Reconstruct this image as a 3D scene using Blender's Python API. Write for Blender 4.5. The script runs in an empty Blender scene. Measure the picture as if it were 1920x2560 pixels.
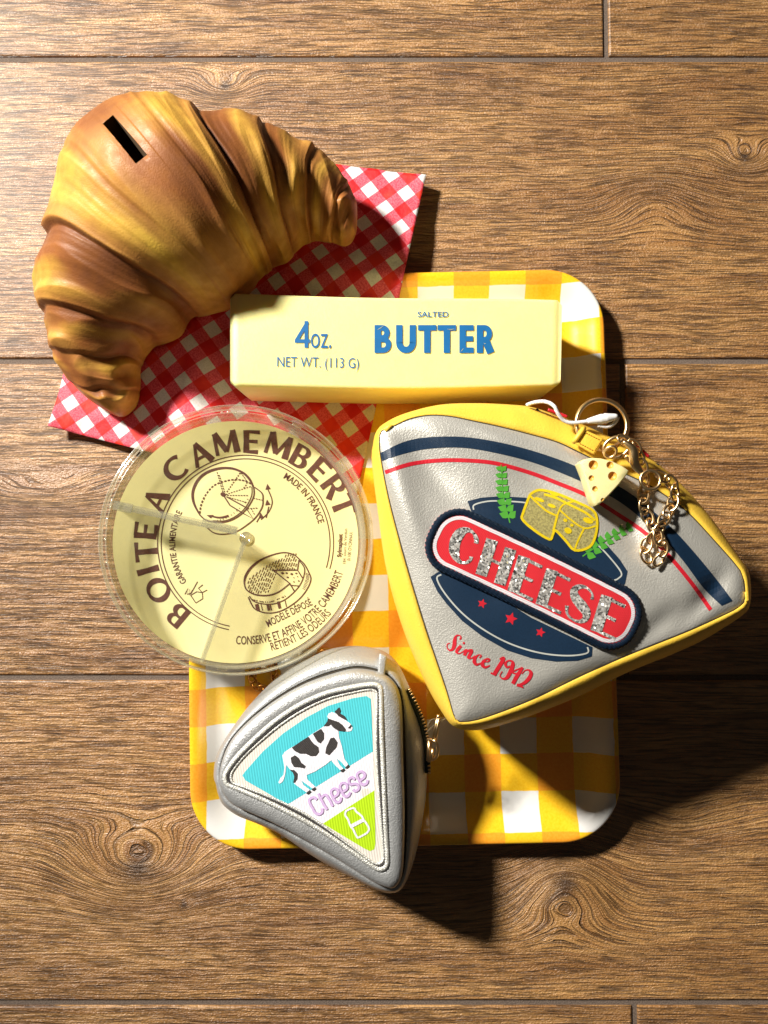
import bpy, bmesh, math, random
import numpy as np
from mathutils import Vector, Matrix, noise as mnoise
from mathutils.bvhtree import BVHTree

random.seed(7)
sc = bpy.context.scene
col = sc.collection
K = 0.01                                   # everything below is written in centimetres

# ------------------------------------------------------------------ camera, world, lamp, exposure
FPX, TH, CH = 2200.0, math.radians(2.96), 42.43      # focal length (photo px), tilt, height (cm)
cd = bpy.data.cameras.new('camera'); cam = bpy.data.objects.new('camera', cd); col.objects.link(cam)
cd.sensor_fit = 'VERTICAL'; cd.sensor_height = 36.0; cd.lens = FPX / 2560 * 36.0
cd.clip_start = 0.01; cd.clip_end = 20
cam.location = (0, 0, CH * K); cam.rotation_euler = (TH, 0, 0)
sc.camera = cam
w = bpy.data.worlds.new('World'); sc.world = w; w.use_nodes = True
w.node_tree.nodes['Background'].inputs[0].default_value = (1.0, 0.93, 0.82, 1)
w.node_tree.nodes['Background'].inputs[1].default_value = 0.025
ld = bpy.data.lights.new('lamp', 'SPOT'); lamp = bpy.data.objects.new('lamp', ld); col.objects.link(lamp)
AZ, EL, DIST = math.radians(141.0), math.radians(38.5), 1.40
lamp.location = (DIST * math.cos(EL) * math.cos(AZ), DIST * math.cos(EL) * math.sin(AZ), DIST * math.sin(EL))
lamp.rotation_euler = (Vector((0.09, 0.02, 0.0)) - lamp.location).to_track_quat('-Z', 'Y').to_euler()
ld.energy = 190.0; ld.color = (1.0, 0.955, 0.875); ld.shadow_soft_size = 0.075
ld.spot_size = math.radians(46.0); ld.spot_blend = 1.0
sc.view_settings.view_transform = 'Standard'; sc.view_settings.look = 'None'
sc.view_settings.exposure = 0.0; sc.view_settings.gamma = 1.0
sc.render.engine = 'CYCLES'
sc.cycles.use_denoising = True
sc.cycles.transparent_max_bounces = 24
sc.cycles.max_bounces = 10
sc.cycles.sample_clamp_indirect = 4.0

# ------------------------------------------------------------------ photo pixel -> point in the place
CT, ST = math.cos(TH), math.sin(TH)
def ray(px, py):
    u = (px - 960) / FPX; v = (1280 - py) / FPX
    return Vector((u, v * CT + ST, v * ST - CT))
def P(px, py, z=0.0):
    d = ray(px, py); t = (z - CH) / d.z
    return Vector((d.x * t, d.y * t, z))
def on_plane(p0, n):
    def f(px, py):
        d = ray(px, py); o = Vector((0, 0, CH)); t = (p0 - o).dot(n) / d.dot(n)
        return o + d * t
    return f
def on_field(zf, z0):
    def f(px, py):
        z = z0
        for _ in range(4):
            p = P(px, py, z); z = zf(p.x, p.y)
        return Vector((p.x, p.y, z))
    return f
def crop(ox, oy, s, pts): return [(ox + a / s, oy + b / s) for a, b in pts]

# ------------------------------------------------------------------ objects
def empty(name, loc=(0, 0, 0), label=None, cat=None, group=None):
    o = bpy.data.objects.new(name, None); col.objects.link(o)
    o.location = Vector(loc) * K; o.empty_display_size = 0.01
    if label: o['label'] = label; o['category'] = cat
    if group: o['group'] = group
    return o
def link(name, me, mat=None, parent=None, label=None):
    o = bpy.data.objects.new(name, me); col.objects.link(o)
    if mat is not None and len(me.materials) == 0: me.materials.append(mat)
    if parent is not None:
        o.parent = parent
        if parent.type == 'EMPTY': o.location = -parent.location
    if label: o['label'] = label
    return o
def mesh(name, vs, fs, mat=None, parent=None, smooth=True, uv=None, cols=None, label=None):
    me = bpy.data.meshes.new(name)
    me.from_pydata([tuple(c * K for c in v) for v in vs], [], fs); me.update()
    if smooth: me.polygons.foreach_set('use_smooth', [True] * len(me.polygons))
    if uv is not None:
        L = me.uv_layers.new(name='UVMap'); ix = np.empty(len(me.loops), dtype=np.int32)
        me.loops.foreach_get('vertex_index', ix)
        L.data.foreach_set('uv', np.array(uv, dtype=np.float32)[ix].ravel())
    if cols is not None:
        a = me.color_attributes.new('Col', 'FLOAT_COLOR', 'POINT')
        a.data.foreach_set('color', np.array(cols, dtype=np.float32).ravel())
    return link(name, me, mat, parent, label)
def grid_faces(nr, nc, close=True, off=0):
    f = []
    for i in range(nr - 1):
        for j in range(nc if close else nc - 1):
            k = (j + 1) % nc
            f.append((off + i * nc + j, off + i * nc + k, off + (i + 1) * nc + k, off + (i + 1) * nc + j))
    return f
def catmull(pts, n, closed=False):
    pts = [Vector(p) for p in pts]; m = len(pts); out = []
    segs = m if closed else m - 1
    for i in range(segs):
        if closed: a, b, c, d = pts[(i - 1) % m], pts[i], pts[(i + 1) % m], pts[(i + 2) % m]
        else: a, b, c, d = pts[max(i - 1, 0)], pts[i], pts[i + 1], pts[min(i + 2, m - 1)]
        for k in range(n):
            t = k / n
            out.append(0.5 * ((2 * b) + (c - a) * t + (2 * a - 5 * b + 4 * c - d) * t * t + (3 * b - a - 3 * c + d) * t ** 3))
    if not closed: out.append(pts[-1])
    return out
def tube(path, r, sides=8, closed=False, rf=None):
    """vertices, faces of a tube along 3-D path (cm)"""
    path = [Vector(p) for p in path]; n = len(path); vs = []
    prev = None
    for i, p in enumerate(path):
        a = path[(i - 1) % n] if (closed or i > 0) else path[0]
        b = path[(i + 1) % n] if (closed or i < n - 1) else path[-1]
        t = (b - a).normalized()
        if prev is None: u = t.cross(Vector((0, 0, 1))); u = u if u.length > 1e-3 else t.cross(Vector((1, 0, 0)))
        else: u = prev - t * prev.dot(t)
        u.normalize(); prev = u; v = t.cross(u)
        rr = r if rf is None else r * rf(i / max(1, n - 1))
        for k in range(sides):
            q = 2 * math.pi * k / sides
            vs.append(p + u * (rr * math.cos(q)) + v * (rr * math.sin(q)))
    fs = grid_faces(n, sides)
    if closed:
        for k in range(sides):
            j = (k + 1) % sides
            fs.append(((n - 1) * sides + k, (n - 1) * sides + j, j, k))
    else:
        fs.append(tuple(range(sides))[::-1]); fs.append(tuple((n - 1) * sides + k for k in range(sides)))
    return vs, fs
def join(parts):
    V, F = [], []
    for vs, fs in parts:
        o = len(V); V += list(vs); F += [tuple(i + o for i in f) for f in fs]
    return V, F

# ------------------------------------------------------------------ materials
def srgb(r, g, b):
    f = lambda c: (c / 255) / 12.92 if c / 255 <= 0.04045 else ((c / 255 + 0.055) / 1.055) ** 2.4
    return (f(r), f(g), f(b), 1.0)
class X:
    """a node socket with arithmetic"""
    def __init__(s, nt, k): s.nt, s.k = nt, k
    def op(s, o, b=None, c=None):
        n = s.nt.nodes.new('ShaderNodeMath'); n.operation = o
        s.nt.links.new(s.k, n.inputs[0])
        for i, q in ((1, b), (2, c)):
            if q is None: continue
            if isinstance(q, X): s.nt.links.new(q.k, n.inputs[i])
            else: n.inputs[i].default_value = q
        return X(s.nt, n.outputs[0])
    def __add__(s, o): return s.op('ADD', o)
    def __sub__(s, o): return s.op('SUBTRACT', o)
    def __mul__(s, o): return s.op('MULTIPLY', o)
    def __truediv__(s, o): return s.op('DIVIDE', o)
    def rng(s, a, b, c=0.0, d=1.0, smooth=True):
        n = s.nt.nodes.new('ShaderNodeMapRange'); n.interpolation_type = 'SMOOTHSTEP' if smooth else 'LINEAR'
        s.nt.links.new(s.k, n.inputs[0])
        for i, q in zip((1, 2, 3, 4), (a, b, c, d)): n.inputs[i].default_value = q
        return X(s.nt, n.outputs[0])
class M:
    def __init__(s, name, color=(0.8, 0.8, 0.8, 1), rough=0.5, metal=0.0, spec=0.5, coat=0.0, sss=0.0):
        s.m = bpy.data.materials.new(name); s.m.use_nodes = True; s.nt = s.m.node_tree
        s.b = s.nt.nodes['Principled BSDF']
        s.b.inputs['Base Color'].default_value = color; s.b.inputs['Roughness'].default_value = rough
        s.b.inputs['Metallic'].default_value = metal; s.b.inputs['Specular IOR Level'].default_value = spec
        s.b.inputs['Coat Weight'].default_value = coat; s.b.inputs['Coat Roughness'].default_value = 0.06
        if sss:
            s.b.inputs['Subsurface Weight'].default_value = sss
            s.b.inputs['Subsurface Radius'].default_value = (1.0, 0.7, 0.3); s.b.inputs['Subsurface Scale'].default_value = 0.006
    def n(s, t): return s.nt.nodes.new(t)
    def pos(s, kind='pos'):
        if kind == 'uv':
            g = s.n('ShaderNodeUVMap'); k = g.outputs[0]
        else: g = s.n('ShaderNodeNewGeometry'); k = g.outputs['Position']
        q = s.n('ShaderNodeSeparateXYZ'); s.nt.links.new(k, q.inputs[0])
        r = [X(s.nt, o) for o in q.outputs]
        return r if kind == 'uv' else [c * 100.0 for c in r]
    def vec(s, x, y, z=0.0):
        c = s.n('ShaderNodeCombineXYZ')
        for i, q in enumerate((x, y, z)):
            if isinstance(q, X): s.nt.links.new(q.k, c.inputs[i])
            else: c.inputs[i].default_value = q
        return c.outputs[0]
    def noise(s, v, scale=1.0, detail=2.0, rough=0.5, dist=0.0):
        t = s.n('ShaderNodeTexNoise'); s.nt.links.new(v, t.inputs['Vector'])
        t.inputs['Scale'].default_value = scale; t.inputs['Detail'].default_value = detail
        t.inputs['Roughness'].default_value = rough; t.inputs['Distortion'].default_value = dist
        return X(s.nt, t.outputs['Fac'])
    def voro(s, v, scale=1.0, feature='F1', out='Distance'):
        t = s.n('ShaderNodeTexVoronoi'); s.nt.links.new(v, t.inputs['Vector']); t.feature = feature
        t.inputs['Scale'].default_value = scale
        return X(s.nt, t.outputs[out])
    def mix(s, f, a, b):
        t = s.n('ShaderNodeMix'); t.data_type = 'RGBA'; i = t.inputs
        for q, k in ((f, i[0]), (a, i[6]), (b, i[7])):
            if isinstance(q, X): s.nt.links.new(q.k, k)
            else: k.default_value = q
        return X(s.nt, t.outputs[2])
    def set(s, name, x):
        if isinstance(x, X): s.nt.links.new(x.k, s.b.inputs[name])
        else: s.b.inputs[name].default_value = x
        return s
    def bump(s, h, strength=0.5, dist=0.001):
        t = s.n('ShaderNodeBump'); t.inputs['Strength'].default_value = strength; t.inputs['Distance'].default_value = dist
        s.nt.links.new(h.k, t.inputs['Height']); s.nt.links.new(t.outputs[0], s.b.inputs['Normal'])
        return s
    def scaled(s, f):
        x, y, z = s.pos(); return s.vec(x * f, y * f, z * f)

def leather(name, c, rough=0.42, metal=0.0, grain=0.35, coat=0.0, scale=14.0, spec=0.5):
    m = M(name, c, rough, metal, spec, coat)
    v = m.scaled(1.0)
    f = m.voro(v, scale, 'SMOOTH_F1'); g = m.noise(v, scale * 1.7, 3)
    big = m.noise(v, 0.9, 2)
    m.set('Base Color', m.mix(big.rng(0.3, 0.7) * 0.25, c, tuple(q * 0.82 for q in c[:3]) + (1,)))
    m.set('Roughness', g.rng(0.3, 0.7, rough - 0.07, rough + 0.1))
    m.bump(f * 0.8 + g * 0.6, grain, 0.0006)
    return m.m
def plain(name, c, rough=0.5, metal=0.0, spec=0.5, coat=0.0, vary=0.12, scale=3.0, bump=0.0, sss=0.0):
    m = M(name, c, rough, metal, spec, coat, sss)
    v = m.scaled(1.0); n = m.noise(v, scale, 4)
    m.set('Base Color', m.mix(n.rng(0.35, 0.7) * 1.0, c, tuple(q * (1 - vary) for q in c[:3]) + (1,)))
    if bump: m.bump(m.noise(v, scale * 8, 3), bump, 0.0005)
    return m.m
def cloth(name, c, ang=0.6, pitch=0.055, depth=0.5, rough=0.75, alt=0.8, sheen=0.0):
    m = M(name, c, rough, 0.0, 0.3)
    x, y, z = m.pos()
    u = x * math.cos(ang) + y * math.sin(ang); vv = y * math.cos(ang) - x * math.sin(ang)
    h = (u * (2 * math.pi / pitch)).op('SINE') * 0.5 + 0.5
    n = m.noise(m.vec(u * 14, vv * 4, z), 1.0, 2)
    m.set('Base Color', m.mix(h * 0.6 + n * 0.4, tuple(q * alt for q in c[:3]) + (1,), c))
    m.bump(h + n, depth, 0.0004)
    return m.m

def wood_material():
    m = M('wood_tile', rough=0.5, spec=0.95, coat=0.8)
    m.b.inputs['Coat Roughness'].default_value = 0.48
    x, y, z = m.pos()
    oi = m.n('ShaderNodeObjectInfo'); rnd = X(m.nt, oi.outputs['Random'])
    seed = rnd * 37.0
    g = y
    # knots: (px, py, lift, half length, half width)
    knots = [(1862, 392, 1.15, 1.1, .75), (345, 2170, 2.9, 3.0, 1.9), (1415, 2215, -2.4, 2.1, 2.0), (562, 215, .85, 1.3, .8),
             (460, 2262, .35, .35, .3), (1640, 500, -1.2, 2.2, 1.4), (110, 1235, .9, 4.2, 1.0), (1700, 2060, .9, 3.4, 1.4)]
    core = None
    for i, (px, py, A, a, b) in enumerate(knots):
        p = P(px, py)
        dx = (x - p.x) / a; dy = (y - p.y) / b
        e = ((dx * dx + dy * dy) * -1.0).op('EXPONENT')
        g = g + e * A
        if i in (0, 1, 2, 3, 4):
            s = {0: .30, 1: .26, 2: .28, 3: .26, 4: .5}[i]
            qx = dx / s; qy = dy / (s * 1.15)
            c = ((qx * qx + qy * qy) * -1.0).op('EXPONENT')
            core = c if core is None else core + c
    w1 = m.noise(m.vec(x * 0.12, y * 0.40, seed), 1.0, 3)
    g = g + (w1 - 0.5) * 0.7
    w2 = m.noise(m.vec(x * 0.9, y * 2.2, seed), 1.0, 2)
    g = g + (w2 - 0.5) * 0.045
    broad = m.noise(m.vec(x * 0.10, g * 0.55, seed), 1.0, 3)
    band = m.noise(m.vec(x * 0.16, g * 2.3, seed + 5.0), 1.0, 3, 0.6)
    streak = m.noise(m.vec(x * 0.16, g * 8.5, seed + 9.0), 1.0, 4, 0.62)
    pore = m.noise(m.vec(x * 0.42, g * 13.5, seed + 3.0), 1.0, 2, 0.5)
    pore2 = m.noise(m.vec(x * 0.8, g * 20.0, seed + 13.0), 1.0, 2, 0.5)
    pm = pore.rng(0.54, 0.63); pm2 = pore2.rng(0.56, 0.68)
    light = srgb(208, 160, 98); mid = srgb(176, 126, 70); dark = srgb(124, 80, 40)
    c = m.mix(streak.rng(0.30, 0.66), light, mid)
    c = m.mix(band.rng(0.45, 0.72) * 0.6, c, dark)
    c = m.mix(broad.rng(0.40, 0.66) * 0.55, c, srgb(138, 92, 46))
    c = m.mix(pm * 0.62, c, srgb(74, 46, 22))
    c = m.mix(pm2 * 0.40, c, srgb(84, 56, 30))
    c = m.mix((core * 0.9).op('MINIMUM', 0.85), c, srgb(66, 42, 24))
    tone = m.mix(rnd.rng(0, 1, 0, 1.0, False), (1.06, 1.04, 1.0, 1), (0.84, 0.80, 0.76, 1))
    mul = m.n('ShaderNodeMix'); mul.data_type = 'RGBA'; mul.blend_type = 'MULTIPLY'; mul.inputs[0].default_value = 1
    m.nt.links.new(c.k, mul.inputs[6]); m.nt.links.new(tone.k, mul.inputs[7])
    m.set('Base Color', X(m.nt, mul.outputs[2]))
    micro = m.noise(m.vec(x * 9, y * 14, seed), 1.0, 3)
    m.set('Roughness', micro.rng(0.3, 0.7, 0.30, 0.46))
    h = (pm * -1.2) + pm2 * -0.8 + streak * 1.3 + micro * 0.9
    m.bump(h, 0.9, 0.0008)
    return m.m
def grout_material():
    m = M('grout', srgb(128, 112, 100), 0.85)
    v = m.scaled(1.0); n = m.noise(v, 18, 4)
    m.set('Base Color', m.mix(n.rng(0.3, 0.7), srgb(92, 79, 69), srgb(122, 106, 94))); m.bump(n, 0.5, 0.0008)
    return m.m
def gingham_tray():
    m = M('gingham_melamine', rough=0.28, spec=0.5, coat=0.6)
    u, v, _ = m.pos('uv')
    wv = m.noise(m.vec(u, v, 0), 1.2, 2)
    uu = u + (wv - 0.5) * 0.10; vv = v + (m.noise(m.vec(v, u, 4.0), 1.2, 2) - 0.5) * 0.10
    def stripe(q, start, width, per):
        f = ((q - start) / per).op('FRACT') * per
        e = 0.02
        return f.rng(width - e, width + e) * f.rng(per - e * 2, per, 1.0, 0.0).op('MAXIMUM', 0.0)
    sx = stripe(uu, 1.14 - 34.4, 1.70, 3.44); sy = stripe(vv, 0.81 - 34.3, 1.67, 3.43)
    fibre = m.noise(m.vec(u * 9, v * 9, 0), 1.0, 4, 0.6)
    yel = m.mix(fibre.rng(0.35, 0.7), srgb(252, 202, 44), srgb(246, 188, 26)); ora = m.mix(fibre.rng(0.3, 0.7), srgb(252, 170, 52), srgb(246, 156, 36))
    c = m.mix(sx.op('MAXIMUM', sy), (0.80, 0.79, 0.76, 1), yel)
    c = m.mix(sx * sy, c, ora)
    m.set('Base Color', c)
    return m.m
def gingham_paper():
    m = M('gingham_paper', rough=0.6, spec=0.3)
    u, v, _ = m.pos('uv')
    def stripe(q): return (q.op('FRACT') - 0.5).op('ABSOLUTE').rng(0.235, 0.262)
    sx, sy = stripe(u), stripe(v)
    f = m.noise(m.vec(u * 16, v * 16, 0), 1.0, 3, 0.7)
    blot = m.noise(m.vec(u * 0.6, v * 0.6, 0), 1.0, 3)
    white = m.mix(f.rng(0.4, 0.65), (0.78, 0.74, 0.72, 1), (0.66, 0.62, 0.60, 1))
    pink = m.mix(f.rng(0.38, 0.62), srgb(238, 104, 118), srgb(214, 58, 78))
    red = m.mix(blot.rng(0.45, 0.6), srgb(206, 22, 30), srgb(226, 52, 40))
    c = m.mix(sx.op('MAXIMUM', sy), white, pink); c = m.mix(sx * sy, c, red)
    m.set('Base Color', c); m.bump(f * 0.5 + m.noise(m.vec(u * 1.1, v * 1.1, 0), 1.0, 3) * 5.0, 0.25, 0.0012)
    return m.m
def croissant_material():
    m = M('painted_vinyl', rough=0.5, spec=0.35)
    a = m.n('ShaderNodeVertexColor'); a.layer_name = 'Col'
    v = m.scaled(1.0); n = m.noise(v, 2.0, 4); f = m.noise(v, 14, 3)
    mul = m.mix(n.rng(0.3, 0.7), (1, 1, 1, 1), (0.84, 0.78, 0.74, 1))
    t = m.n('ShaderNodeMix'); t.data_type = 'RGBA'; t.blend_type = 'MULTIPLY'; t.inputs[0].default_value = 1
    m.nt.links.new(a.outputs[0], t.inputs[6]); m.nt.links.new(mul.k, t.inputs[7])
    m.set('Base Color', X(m.nt, t.outputs[2])); m.set('Roughness', n.rng(0.3, 0.7, 0.44, 0.62))
    m.bump(f + n, 0.18, 0.0008)
    return m.m
def glitter(name='silver_glitter', c1=srgb(150, 146, 140), c2=srgb(252, 250, 246), sc_=16):
    m = M(name, rough=0.22, metal=1.0)
    v = m.scaled(1.0)
    t = m.n('ShaderNodeTexVoronoi'); m.nt.links.new(v, t.inputs['Vector']); t.inputs['Scale'].default_value = sc_
    q = m.n('ShaderNodeSeparateColor'); m.nt.links.new(t.outputs['Color'], q.inputs[0])
    r = X(m.nt, q.outputs[0])
    m.set('Base Color', m.mix(r.rng(0.2, 0.8), c1, c2))
    m.set('Metallic', r.rng(0.45, 0.75, 0.15, 0.8))
    g = m.n('ShaderNodeNewGeometry'); d = m.n('ShaderNodeVectorMath'); d.operation = 'SUBTRACT'
    m.nt.links.new(t.outputs['Color'], d.inputs[0]); d.inputs[1].default_value = (0.5, 0.5, 0.5)
    s = m.n('ShaderNodeVectorMath'); s.operation = 'SCALE'; s.inputs['Scale'].default_value = 1.1; m.nt.links.new(d.outputs[0], s.inputs[0])
    e = m.n('ShaderNodeVectorMath'); e.operation = 'ADD'; m.nt.links.new(s.outputs[0], e.inputs[0]); m.nt.links.new(g.outputs['Normal'], e.inputs[1])
    f = m.n('ShaderNodeVectorMath'); f.operation = 'NORMALIZE'; m.nt.links.new(e.outputs[0], f.inputs[0]); m.nt.links.new(f.outputs[0], m.b.inputs['Normal'])
    return m.m
def clear(name, tint=(0.97, 0.965, 0.93, 1), base=0.035, edge=0.45, rough=0.06, milk=0.0):
    m = M(name); nt = m.nt
    tr = m.n('ShaderNodeBsdfTransparent'); tr.inputs[0].default_value = tint
    gl = m.n('ShaderNodeBsdfGlossy'); gl.inputs['Roughness'].default_value = rough; gl.inputs[0].default_value = (1, 1, 1, 1)
    df = m.n('ShaderNodeBsdfDiffuse'); df.inputs[0].default_value = (0.80, 0.77, 0.62, 1)
    lw = m.n('ShaderNodeLayerWeight'); lw.inputs[0].default_value = 0.35
    n = m.noise(m.scaled(1.0), 1.5, 5, 0.7)
    fac = X(nt, lw.outputs['Facing']).op('POWER', 3.0) * edge + base
    a = m.n('ShaderNodeMixShader'); nt.links.new(fac.k, a.inputs[0]); nt.links.new(tr.outputs[0], a.inputs[1]); nt.links.new(gl.outputs[0], a.inputs[2])
    b = m.n('ShaderNodeMixShader'); nt.links.new((X(nt, lw.outputs['Facing']).op('POWER', 2.0) * (edge * 0.8) + n.rng(0.45, 0.8, milk, milk + 0.05)).k, b.inputs[0])
    nt.links.new(a.outputs[0], b.inputs[1]); nt.links.new(df.outputs[0], b.inputs[2])
    nt.links.new(b.outputs[0], nt.nodes['Material Output'].inputs[0])
    return m.m

MT = dict(
    wood=wood_material(), grout=grout_material(), tray=gingham_tray(), paper=gingham_paper(), croissant=croissant_material(),
    butter=plain('pale_yellow_foam', srgb(250, 238, 158), 0.5, vary=0.05, scale=1.2, bump=0.2, sss=0.4),
    blue=plain('blue_print', srgb(18, 104, 166), 0.45, vary=0.1),
    label=plain('cream_label', srgb(244, 237, 176), 0.6, vary=0.06, scale=0.5), brown=plain('brown_print', srgb(106, 66, 52), 0.6, vary=0.25, scale=9),
    clear=clear('clear_plastic', (0.99, 0.985, 0.97, 1)), clear_rim=clear('clear_plastic_rim', (0.93, 0.92, 0.87, 1), 0.15, 0.6, 0.14, 0.12), clear_arm=clear('clear_plastic_arm', (0.96, 0.96, 0.95, 1), 0.07, 0.35, 0.25, 0.05), ledge=clear('clear_plastic_ledge', (0.93, 0.93, 0.9, 1), 0.14, 0.4, 0.2, 0.12), wallp=clear('clear_plastic_wall', (0.93, 0.92, 0.86, 1), 0.05, 0.3, 0.12, 0.16),
    greyl=leather('pearl_grey_leather', srgb(208, 205, 196), 0.40, 0.5, 0.28, scale=17.0),
    yell=leather('yellow_leather', srgb(245, 200, 70), 0.46, 0.0, 0.2), silver=leather('silver_leather', srgb(186, 187, 187), 0.44, 0.55, 0.36, scale=16.0),
    navy=plain('navy_print', srgb(20, 44, 68), 0.4, vary=0.2, scale=16, bump=0.2), redp=plain('red_print', srgb(200, 30, 46), 0.45, vary=0.15),
    navyt=cloth('navy_thread', srgb(22, 44, 68), 0.9, 0.07, 1.0, 0.5, 0.35), whitet=cloth('white_thread', srgb(236, 228, 232), 1.2, 0.07, 0.6),
    redc=cloth('red_twill', srgb(222, 44, 54), 0.55, 0.07, 0.5, 0.7, 0.78), glitter=glitter(), green=plain('green_print', srgb(78, 160, 52), 0.5),
    yelt=cloth('yellow_thread', srgb(250, 218, 30), 1.0, 0.06, 0.7, 0.5, 0.8), sparkle=plain('khaki_sparkle', srgb(172, 160, 92), 0.35, 0.2, vary=0.5, scale=11, bump=0.6), gold2=plain('dark_gold_metal', srgb(196, 136, 70), 0.28, 1.0),
    outline=plain('silver_print', srgb(206, 208, 200), 0.35, 0.2), stitch=plain('ochre_stitch', srgb(190, 140, 30), 0.6), seam=plain('dark_seam', srgb(52, 44, 30), 0.8),
    gold=plain('gold_metal', srgb(238, 204, 152), 0.30, 1.0, vary=0.05), string=cloth('white_string', srgb(242, 238, 236), 0.8, 0.06, 0.5), white=plain('white_plastic', srgb(240, 238, 236), 0.35),
    charm=plain('charm_resin', srgb(248, 234, 168), 0.32, vary=0.05, sss=0.3), charmd=plain('charm_hole', srgb(226, 168, 74), 0.45),
    cream=cloth('cream_twill', srgb(228, 220, 210), 0.15, 0.11, 0.25, 0.8, 0.94), cyan=cloth('cyan_twill', srgb(78, 198, 210), 0.15, 0.11, 0.25, 0.7, 0.94),
    patchw=cloth('white_twill', srgb(240, 236, 244), 0.15, 0.11, 0.25, 0.8, 0.94), lime=cloth('lime_twill', srgb(182, 222, 24), 0.15, 0.11, 0.25, 0.7, 0.94),
    lilac=cloth('lilac_thread', srgb(226, 196, 240), 0.9, 0.06, 0.4, 0.6, 0.85), lilacd=cloth('lilac_edge', srgb(204, 168, 222), 0.9, 0.06, 0.4, 0.6, 0.85), charcoal=cloth('charcoal_thread', srgb(78, 74, 74), 0.7, 0.07, 0.7, 0.7, 0.55),
    silvert=leather('silver_thread', srgb(224, 223, 216), 0.42, 0.55, 0.6, scale=24.0), tape=plain('dark_zip_tape', srgb(40, 52, 48), 0.8), nylon=clear('nylon', (0.9, 0.86, 0.7, 1), 0.2, 0.6, 0.1),
)

# ------------------------------------------------------------------ flat print: ribbons, filled loops and text in photo pixels
class Print:
    """collects flat shapes given in pixels and lays them on a surface"""
    def __init__(s, fn, off=0.012): s.fn, s.off, s.V, s.F, s.k = fn, off, [], [], 0
    def _add(s, pts, faces):
        o = len(s.V); s.k += 1
        for x, y in pts:
            p = s.fn(x, y); s.V.append((p.x, p.y, p.z + s.off + 0.00035 * (s.k % 40)))
        s.F += [tuple(i + o for i in f) for f in faces]
        return s
    def stroke(s, pts, w, closed=False, n=0, w2=None):
        pts = [Vector((a, b)) for a, b in pts]
        if n: pts = [Vector((q.x, q.y)) for q in catmull([(p.x, p.y, 0) for p in pts], n, closed)]
        if closed: pts = pts + [pts[0]]
        m = len(pts); V = []
        for i, p in enumerate(pts):
            a = pts[i - 1] if i else (pts[-2] if closed else p); b = pts[i + 1] if i < m - 1 else (pts[1] if closed else p)
            t = b - a; t = t.normalized() if t.length > 1e-6 else Vector((1, 0)); nn = Vector((-t.y, t.x))
            ww = w if not hasattr(w, '__len__') else np.interp(i / (m - 1), np.linspace(0, 1, len(w)), w)
            V += [p + nn * ww / 2, p - nn * ww / 2]
        s._add([(q.x, q.y) for q in V], [(2 * i, 2 * i + 1, 2 * i + 3, 2 * i + 2) for i in range(m - 1)])
        return s
    def dot(s, x, y, r, ry=None, rot=0.0, n=14):
        ry = ry or r; V = [(x, y)]
        for k in range(n):
            q = 2 * math.pi * k / n; a, b = r * math.cos(q), ry * math.sin(q)
            V.append((x + a * math.cos(rot) - b * math.sin(rot), y + a * math.sin(rot) + b * math.cos(rot)))
        return s._add(V, [(0, k + 1, (k + 1) % n + 1) for k in range(n)])
    def fill(s, loops, cell=None, smooth=0):
        bm = bmesh.new()
        cu = bpy.data.curves.new('tmp', 'CURVE'); cu.dimensions = '2D'; cu.fill_mode = 'BOTH'
        for L in loops:
            if smooth: L = [(q.x, q.y) for q in catmull([(a, b, 0) for a, b in L], smooth, True)]
            sp = cu.splines.new('POLY'); sp.points.add(len(L) - 1); sp.use_cyclic_u = True
            for q, (a, b) in zip(sp.points, L): q.co = (a * 0.01, b * 0.01, 0, 1)
        ob = bpy.data.objects.new('tmp', cu); col.objects.link(ob)
        me = bpy.data.meshes.new_from_object(ob.evaluated_get(bpy.context.evaluated_depsgraph_get()))
        bm.from_mesh(me); bpy.data.objects.remove(ob); bpy.data.curves.remove(cu); bpy.data.meshes.remove(me)
        if cell:
            xs = [v.co.x for v in bm.verts]; ys = [v.co.y for v in bm.verts]; c = cell * 0.01
            for axis, lo, hi in ((0, min(xs), max(xs)), (1, min(ys), max(ys))):
                q = lo + c
                while q < hi:
                    co = (q, 0, 0) if axis == 0 else (0, q, 0); no = (1, 0, 0) if axis == 0 else (0, 1, 0)
                    bmesh.ops.bisect_plane(bm, geom=bm.verts[:] + bm.edges[:] + bm.faces[:], plane_co=co, plane_no=no); q += c
        bm.verts.index_update()
        s._add([(v.co.x * 100, v.co.y * 100) for v in bm.verts], [[v.index for v in f.verts] for f in bm.faces]); bm.free()
        return s
    def text(s, txt, place, bold=0.0, space=1.0):
        """place(u, v): u in 0..1 along the line, v in 0..1 from baseline to cap height"""
        cu = bpy.data.curves.new('tmp', 'FONT'); cu.body = txt; cu.offset = bold; cu.space_character = space; cu.resolution_u = 4
        ob = bpy.data.objects.new('tmp', cu); col.objects.link(ob)
        me = bpy.data.meshes.new_from_object(ob.evaluated_get(bpy.context.evaluated_depsgraph_get()))
        vs = [v.co.copy() for v in me.vertices]; fs = [list(p.vertices) for p in me.polygons]
        bpy.data.objects.remove(ob); bpy.data.curves.remove(cu); bpy.data.meshes.remove(me)
        x0, x1 = min(v.x for v in vs), max(v.x for v in vs); cap = 0.73
        s._add([place((v.x - x0) / (x1 - x0), v.y / cap) for v in vs], fs)
        return s
    def make(s, name, mat, parent, label=None): return mesh(name, s.V, s.F, mat, parent, smooth=False, label=label)
def line_place(x0, y0, x1, y1, h):
    d = Vector((x1 - x0, y1 - y0)); n = Vector((d.y, -d.x)).normalized() * h
    return lambda u, v: (x0 + d.x * u + n.x * v, y0 + d.y * u + n.y * v)
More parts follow.
